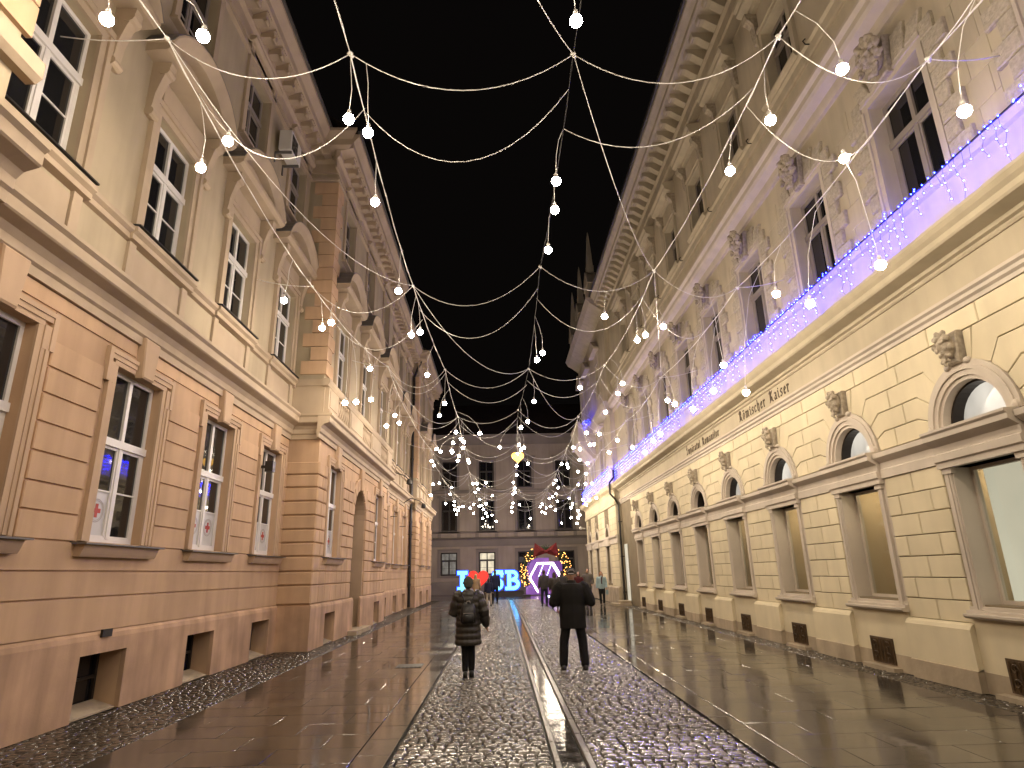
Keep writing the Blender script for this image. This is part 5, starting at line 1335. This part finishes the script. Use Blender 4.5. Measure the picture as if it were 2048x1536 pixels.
class Person:
    def __init__(s, label, loc, rz, H, legs, arms, lean=0.0, head_turn=0.0, wide=1.0):
        s.root = thing('person', label, 'person', loc, rz); s.k = H/1.72; s.root.scale = (s.k, s.k, s.k)
        s.legs, s.arms, s.wide = legs, arms, wide
    def leg_pts(s, i):
        sg = -1 if i == 0 else 1; (kx, ky), (ax, ay, az) = s.legs[i]
        return [Vector((sg*.085, 0, .90)), Vector((sg*.095+kx, ky, .50)), Vector((sg*.095+ax, ay, .095+az))]
    def arm_pts(s, i):
        sg = -1 if i == 0 else 1; e, w = s.arms[i]
        return [Vector((sg*.185*s.wide, 0, 1.40)), Vector((sg*e[0], e[1], e[2])), Vector((sg*w[0], w[1], w[2]))]
    def body(s, voxel=.012, skin=SKIN):
        m = MB(); m.loft([ell(0, 0, z, a*s.wide, b) for z, a, b in TORSO])
        m.tube([(0, 0, 1.40), (0, .01, 1.56)], [.060, .055], 10)
        m.ball((0, .012, 1.615), (.076, .094, .112), 2); m.ball((0, .045, 1.555), (.055, .052, .05), 2)
        m.ball((0, .112, 1.600), (.013, .020, .024), 1); m.ball((0, .098, 1.548), (.024, .014, .009), 1); m.ball((0, .092, 1.640), (.05, .018, .012), 1)
        for sg in (-1, 1): m.ball((sg*.078, .0, 1.605), (.012, .022, .032), 1)
        for i in range(2):
            h, k, a = s.leg_pts(i); capsule(m, [h, (h+k)/2, k, (k+a)/2, a], [.090, .076, .055, .056, .038])
            m.ball((a.x, a.y+.06, a.z-.055), (.042, .115, .038), 2)
            sh, e, w = s.arm_pts(i); capsule(m, [sh, (sh+e)/2, e, (e+w)/2, w], [.056, .047, .040, .036, .026])
            hand(m, w, (w-e), -1 if i == 0 else 1)
        put('body', remeshed(m, voxel, 2, 'body', skin), s.root)
        return s
    def trousers(s, mat, voxel=.016, flare=1.0):
        m = MB(); m.loft([ell(0, 0, z, a*s.wide+.012, b+.014) for z, a, b in TORSO[:3]])
        for i in range(2):
            h, k, a = s.leg_pts(i); capsule(m, [h, (h+k)/2, k, (k+a)/2, a + Vector((0, 0, .01))], [.104, .090, .072*flare, .070*flare, .062*flare])
        put('trousers', remeshed(m, voxel, 2, 'trousers', mat), s.root); return s
    def shoes(s, mat, sole=None):
        for i in range(2):
            h, k, a = s.leg_pts(i); m = MB()
            m.loft([[(a.x+x*.048*w, a.y+y_, a.z-.095+z_) for x, z_ in ((-1, .0), (1, .0), (1, hh*.6), (.5, hh), (-.5, hh), (-1, hh*.6))] for y_, w, hh in ((-.085, .75, .10), (-.03, .95, .115), (.05, 1.0, .085), (.13, .98, .062), (.185, .70, .045))])
            o = m.build('shoe', mat, s.root, smooth=True)
            if sole: MB().loft([[(a.x+x*.052*w, a.y+y_, a.z-.097+z_) for x, z_ in ((-1, .0), (1, .0), (1, .022), (-1, .022))] for y_, w in ((-.09, .75), (.05, 1.0), (.13, 1.0), (.19, .7))]).build('sole', sole, o)
        return s
    def jacket(s, mat, hem=.82, thick=.03, sleeve=.014, quilt=0.0, voxel=.016, flare=0.0, hood=False, collar=True):
        m = MB(); rings = []; z = hem; n = int((1.46-hem)/.02)
        for k in range(n+1):
            z = hem + (1.46-hem)*k/n
            zz = max(z, .86)
            for (za, aa, ba), (zb, ab, bb) in zip(TORSO[:-1], TORSO[1:]):
                if za <= zz <= zb:
                    t = (zz-za)/(zb-za); a, b = aa+(ab-aa)*t, ba+(bb-ba)*t
            ext = flare*max(0, 1.05-z)
            q = quilt*abs(math.sin(math.pi*(z-hem)/.105)) if quilt else 0
            rings.append(ell(0, 0, z, a*s.wide+thick+ext+q, b+thick*1.15+ext*.8+q))
        m.loft(rings)
        for i in range(2):
            sh, e, w = s.arm_pts(i)
            pts, rs = [], []
            for (p, q_, r0, r1) in ((sh, e, .072, .062), (e, w, .060, .048)):
                for t in [x/6 for x in range(6)]:
                    pts.append(p.lerp(q_, t)); rs.append(r0+(r1-r0)*t + sleeve + (quilt*.8*abs(math.sin(len(pts)*1.05)) if quilt else 0))
            pts.append(w); rs.append(.046+sleeve); capsule(m, pts, rs)
        if collar: m.loft([ell(0, 0, z, a, b) for z, a, b in ((1.42, .115, .10), (1.48, .085, .085), (1.52, .082, .085))])
        if hood: m.ball((0, -.075, 1.47), (.115, .075, .055), 2); m.ball((0, -.10, 1.44), (.10, .055, .06), 2)
        put('jacket', remeshed(m, voxel, 2, 'jacket', mat), s.root); return s
    def hair(s, mat, style='short'):
        m = MB(); m.ball((0, -.012, 1.635), (.086, .096, .108), 2)
        if style == 'long':
            m.ball((0, -.05, 1.54), (.085, .06, .12), 2); m.ball((0, -.075, 1.42), (.082, .045, .14), 2)
            for sg in (-1, 1): m.ball((sg*.075, .0, 1.54), (.028, .05, .12), 2)
        elif style == 'short': m.ball((0, -.045, 1.58), (.078, .058, .075), 2)
        put('hair', remeshed(m, .012, 2, 'hair', mat), s.root); return s
    def beanie(s, mat):
        m = MB(); m.ball((0, -.006, 1.650), (.094, .106, .100), 2); m.tube([(0, -.008, 1.605), (0, -.008, 1.64)], .102, 16); m.ball((0, -.05, 1.58), (.085, .06, .06), 2)
        put('hat', remeshed(m, .010, 1, 'hat', mat), s.root); return s
    def cap(s, mat, mat2=None):
        m = MB(); m.ball((0, -.004, 1.660), (.090, .104, .080), 2); m.tube([(0, 0, 1.625), (0, 0, 1.655)], .096, 16); m.ball((0, .12, 1.640), (.070, .075, .010), 2)
        o = put('cap', remeshed(m, .010, 1, 'cap', mat), s.root)
        if mat2:
            MB().tube([(.060*math.cos(t), -.100 + .0*t, 1.655 + .040*math.sin(t)) for t in [math.pi*k/8 for k in range(9)]], .008, 5).build('stripe', mat2, o)
            MB().tube([(-.055, -.104, 1.628), (0, -.110, 1.626), (.055, -.104, 1.628)], .010, 5).build('strap', mat2, o)
        return s

C = {}
C['black'] = cloth('black wool', (.012, .011, .010)); C['blackp'] = cloth('black trousers', (.010, .010, .011))
C['olive'] = cloth('dark grey brown nylon', (.032, .027, .021), .42, .15, 30, .5); C['char'] = cloth('charcoal jacket', (.055, .05, .047))
C['navy'] = cloth('navy jacket', (.018, .022, .055)); C['denim'] = cloth('dark denim', (.022, .026, .038)); C['grey'] = cloth('grey brown jacket', (.11, .095, .08))
C['pale'] = cloth('pale blue jacket', (.30, .40, .44)); C['rustc'] = cloth('rust trousers', (.26, .075, .03)); C['maroon'] = cloth('maroon jacket', (.07, .012, .014))
C['tan'] = cloth('tan coat', (.34, .24, .14)); C['light'] = cloth('light trousers', (.42, .37, .30)); C['shoe'] = cloth('black shoe leather', (.012, .011, .010), .45, .1, 40, .5)
C['white'] = cloth('white rubber', (.6, .58, .55), .5); C['hat'] = cloth('grey green knit', (.075, .078, .062), .9, .6, 120); C['red_hair'] = cloth('auburn hair', (.22, .065, .025), .5, .6, 160)
C['blond'] = cloth('blond hair', (.42, .30, .16), .5, .6, 160); C['brown_hair'] = cloth('brown hair', (.05, .03, .02), .5, .6, 160); C['bag'] = cloth('black backpack leather', (.010, .010, .011), .35, .15, 60, .5)
C['stripe'] = cloth('pale grey trim', (.42, .38, .36))
STAND = [((0, 0), (0, 0, 0)), ((0, 0), (0, 0, 0))]
HANG = [((.235, -.01, 1.14), (.255, .06, .90)), ((.235, -.01, 1.14), (.255, .06, .90))]

# woman in the long quilted coat, seen from behind, mid-stride
w = Person('person from behind in long quilted dark coat and grey knit hat with black backpack', (-.58, 11.65, .0), rad(3), 1.63,
           [((.03, .03), (.04, .02, 0)), ((-.03, .06), (-.035, .10, .0))], [((.27, .02, 1.12), (.10, .24, 1.08)), ((.285, -.04, 1.13), (.33, .05, .89))])
w.body(.010).trousers(C['blackp'], flare=.9).shoes(C['shoe'])
w.jacket(C['olive'], hem=.545, thick=.055, sleeve=.028, quilt=.020, voxel=.011, flare=.06, hood=True).beanie(C['hat'])
bp = thing('backpack', 'small black backpack worn on the back of the person in the quilted coat', 'backpack', (-.58, 11.65, 0), rad(3)); bp.scale = w.root.scale
m = MB(); m.loft([[(x*a, -.155-d*y_, z) for x, y_ in ((-1, 0), (-1, .6), (-.75, 1), (.75, 1), (1, .6), (1, 0))] for z, a, d in ((.93, .115, .09), (.95, .14, .13), (1.05, .148, .145), (1.16, .140, .13), (1.24, .115, .10), (1.29, .070, .05))])
m.build('pack', C['bag'], bp, smooth=True)
m = MB(); m.loft([[(x*.105, -.285-d*y_, z) for x, y_ in ((-1, 0), (-.8, 1), (.8, 1), (1, 0))] for z, d in ((.955, .03), (.99, .045), (1.07, .04), (1.10, .01))]); m.build('front_pocket', C['bag'], bp, smooth=True)
MB().tube([(-.09, -.300, 1.105), (.09, -.300, 1.105)], .006, 5).build('zip', C['stripe'], bp)
for sg in (-1, 1): MB().tube([(sg*.05, -.19, 1.25), (sg*.09, -.165, 1.36), (sg*.135, -.135, 1.47), (sg*.15, -.03, 1.50), (sg*.155, .10, 1.44)], .013, 6).build('strap', C['bag'], bp)
for sg in (-1, 1): MB().tube([(sg*.135, -.20, .98), (sg*.19, -.10, 1.05), (sg*.215, .02, 1.12)], .010, 5).build('strap', C['bag'], bp)
MB().tube([(-.04, -.215, 1.27), (-.025, -.235, 1.31), (.025, -.235, 1.31), (.04, -.215, 1.27)], .008, 5).build('handle', C['stripe'], bp)

# man in the black jacket and cap, hands in front of him
p = Person('person from behind in thick black jacket, black trousers and a cap with pale trim', (1.30, 12.06, 0), rad(-2), 1.75,
           [((-.075, .02), (-.10, .0, 0)), ((.06, .02), (.085, -.05, 0))], [((.335, -.02, 1.14), (.11, .27, 1.22)), ((.335, -.02, 1.14), (.11, .27, 1.22))], wide=1.16)
p.body(.012).trousers(C['blackp'], flare=1.18).shoes(C['shoe'], C['white']).jacket(C['black'], hem=.70, thick=.06, sleeve=.038, voxel=.013, hood=False).cap(C['char'], C['stripe'])
ph = thing('phone', 'dark phone held up in both hands by the person in the black jacket', 'phone', (1.30, 12.42, 1.29), rad(-2)); MB().block(rect(-.038, .038, -.075, .075), -.004, .004, .003).build('case', 'iron', ph); MB().box(-.034, .034, -.0055, -.004, -.07, .07).build('screen', 'glass', ph)

# couple walking towards the camera by the sand house
WALK = [((0, .05), (0, -.06, .02)), ((0, .04), (0, .16, 0))]
q = Person('person walking towards the camera in a grey jacket and black trousers near the sand house', (4.62, 34.6, 0), rad(176), 1.80, WALK, [((.26, .0, 1.14), (.20, .16, .98)), ((.26, -.02, 1.14), (.24, .10, .92))])
q.body(.018).trousers(C['blackp'], .02).shoes(C['shoe']).jacket(C['grey'], hem=.80, voxel=.02).hair(C['brown_hair'])
q = Person('person with auburn hair in a pale blue jacket walking beside the sand house', (5.20, 33.7, 0), rad(178), 1.64, WALK, [((.245, -.01, 1.14), (.25, .07, .92)), ((.245, -.03, 1.14), (.25, .02, .90))])
q.body(.018).trousers(C['blackp'], .02).shoes(C['shoe']).jacket(C['pale'], hem=.84, voxel=.02).hair(C['red_hair'], 'long')
MB().tube([(-.05, .11, 1.47), (0, .16, 1.40), (.01, .17, 1.22), (0, .165, 1.10)], [.03, .03, .025, .03], 8).build('scarf', C['maroon'], q.root, smooth=True)
hb_ = thing('handbag', 'small pale handbag carried by the person in the pale blue jacket', 'handbag', (5.47, 33.72, .52)); MB().loft([[(x*.05*s_, y*.12*s_, z) for x, y in ((-1, -1), (1, -1), (1, 1), (-1, 1))] for z, s_ in ((0, .9), (.03, 1), (.2, .95), (.22, .8))]).build('bag_body', C['pale'], hb_); MB().tube([(0, -.07, .21), (0, -.05, .36), (0, .05, .36), (0, .07, .21)], .008, 5).build('handle', C['shoe'], hb_)
# group at the wreath
for lab, loc, rz, H, jk, tr, hr, st in (
    ('person from behind in a charcoal jacket and dark jeans before the wreath', (2.28, 34.4, 0), 4, 1.78, 'char', 'denim', 'brown_hair', 'short'),
    ('person in rust coloured trousers and a dark jacket before the wreath', (2.66, 32.4, 0), -8, 1.66, 'olive', 'rustc', 'brown_hair', 'long'),
    ('person in dark clothes half hidden by the cap-wearing person, before the wreath', (3.14, 33.6, 0), 12, 1.72, 'char', 'blackp', 'brown_hair', 'short'),
    ('person in a maroon jacket half hidden behind the cap-wearing person', (3.98, 33.4, 0), 170, 1.66, 'maroon', 'blackp', 'brown_hair', 'long'),
    ('child in light trousers and a navy jacket facing the red heart', (-.66, 35.6, 0), -10, 1.42, 'navy', 'light', 'brown_hair', 'short'),
    ('tall person in a navy jacket beside the child near the letter S', (-.34, 38.6, 0), 8, 1.84, 'navy', 'blackp', 'brown_hair', 'short'),
    ('person with long blond hair in a tan coat facing the red heart', (-1.42, 37.0, 0), -6, 1.66, 'tan', 'blackp', 'blond', 'long')):
    q = Person(lab, loc, rad(rz), H, [((-.02, .02), (-.03, -.03, 0)), ((.02, .04), (.03, .08, 0))], HANG)
    q.body(.018).trousers(C[tr], .02).shoes(C['shoe']).jacket(C[jk], hem=.80 if jk != 'tan' else .55, voxel=.02).hair(C[hr], st)
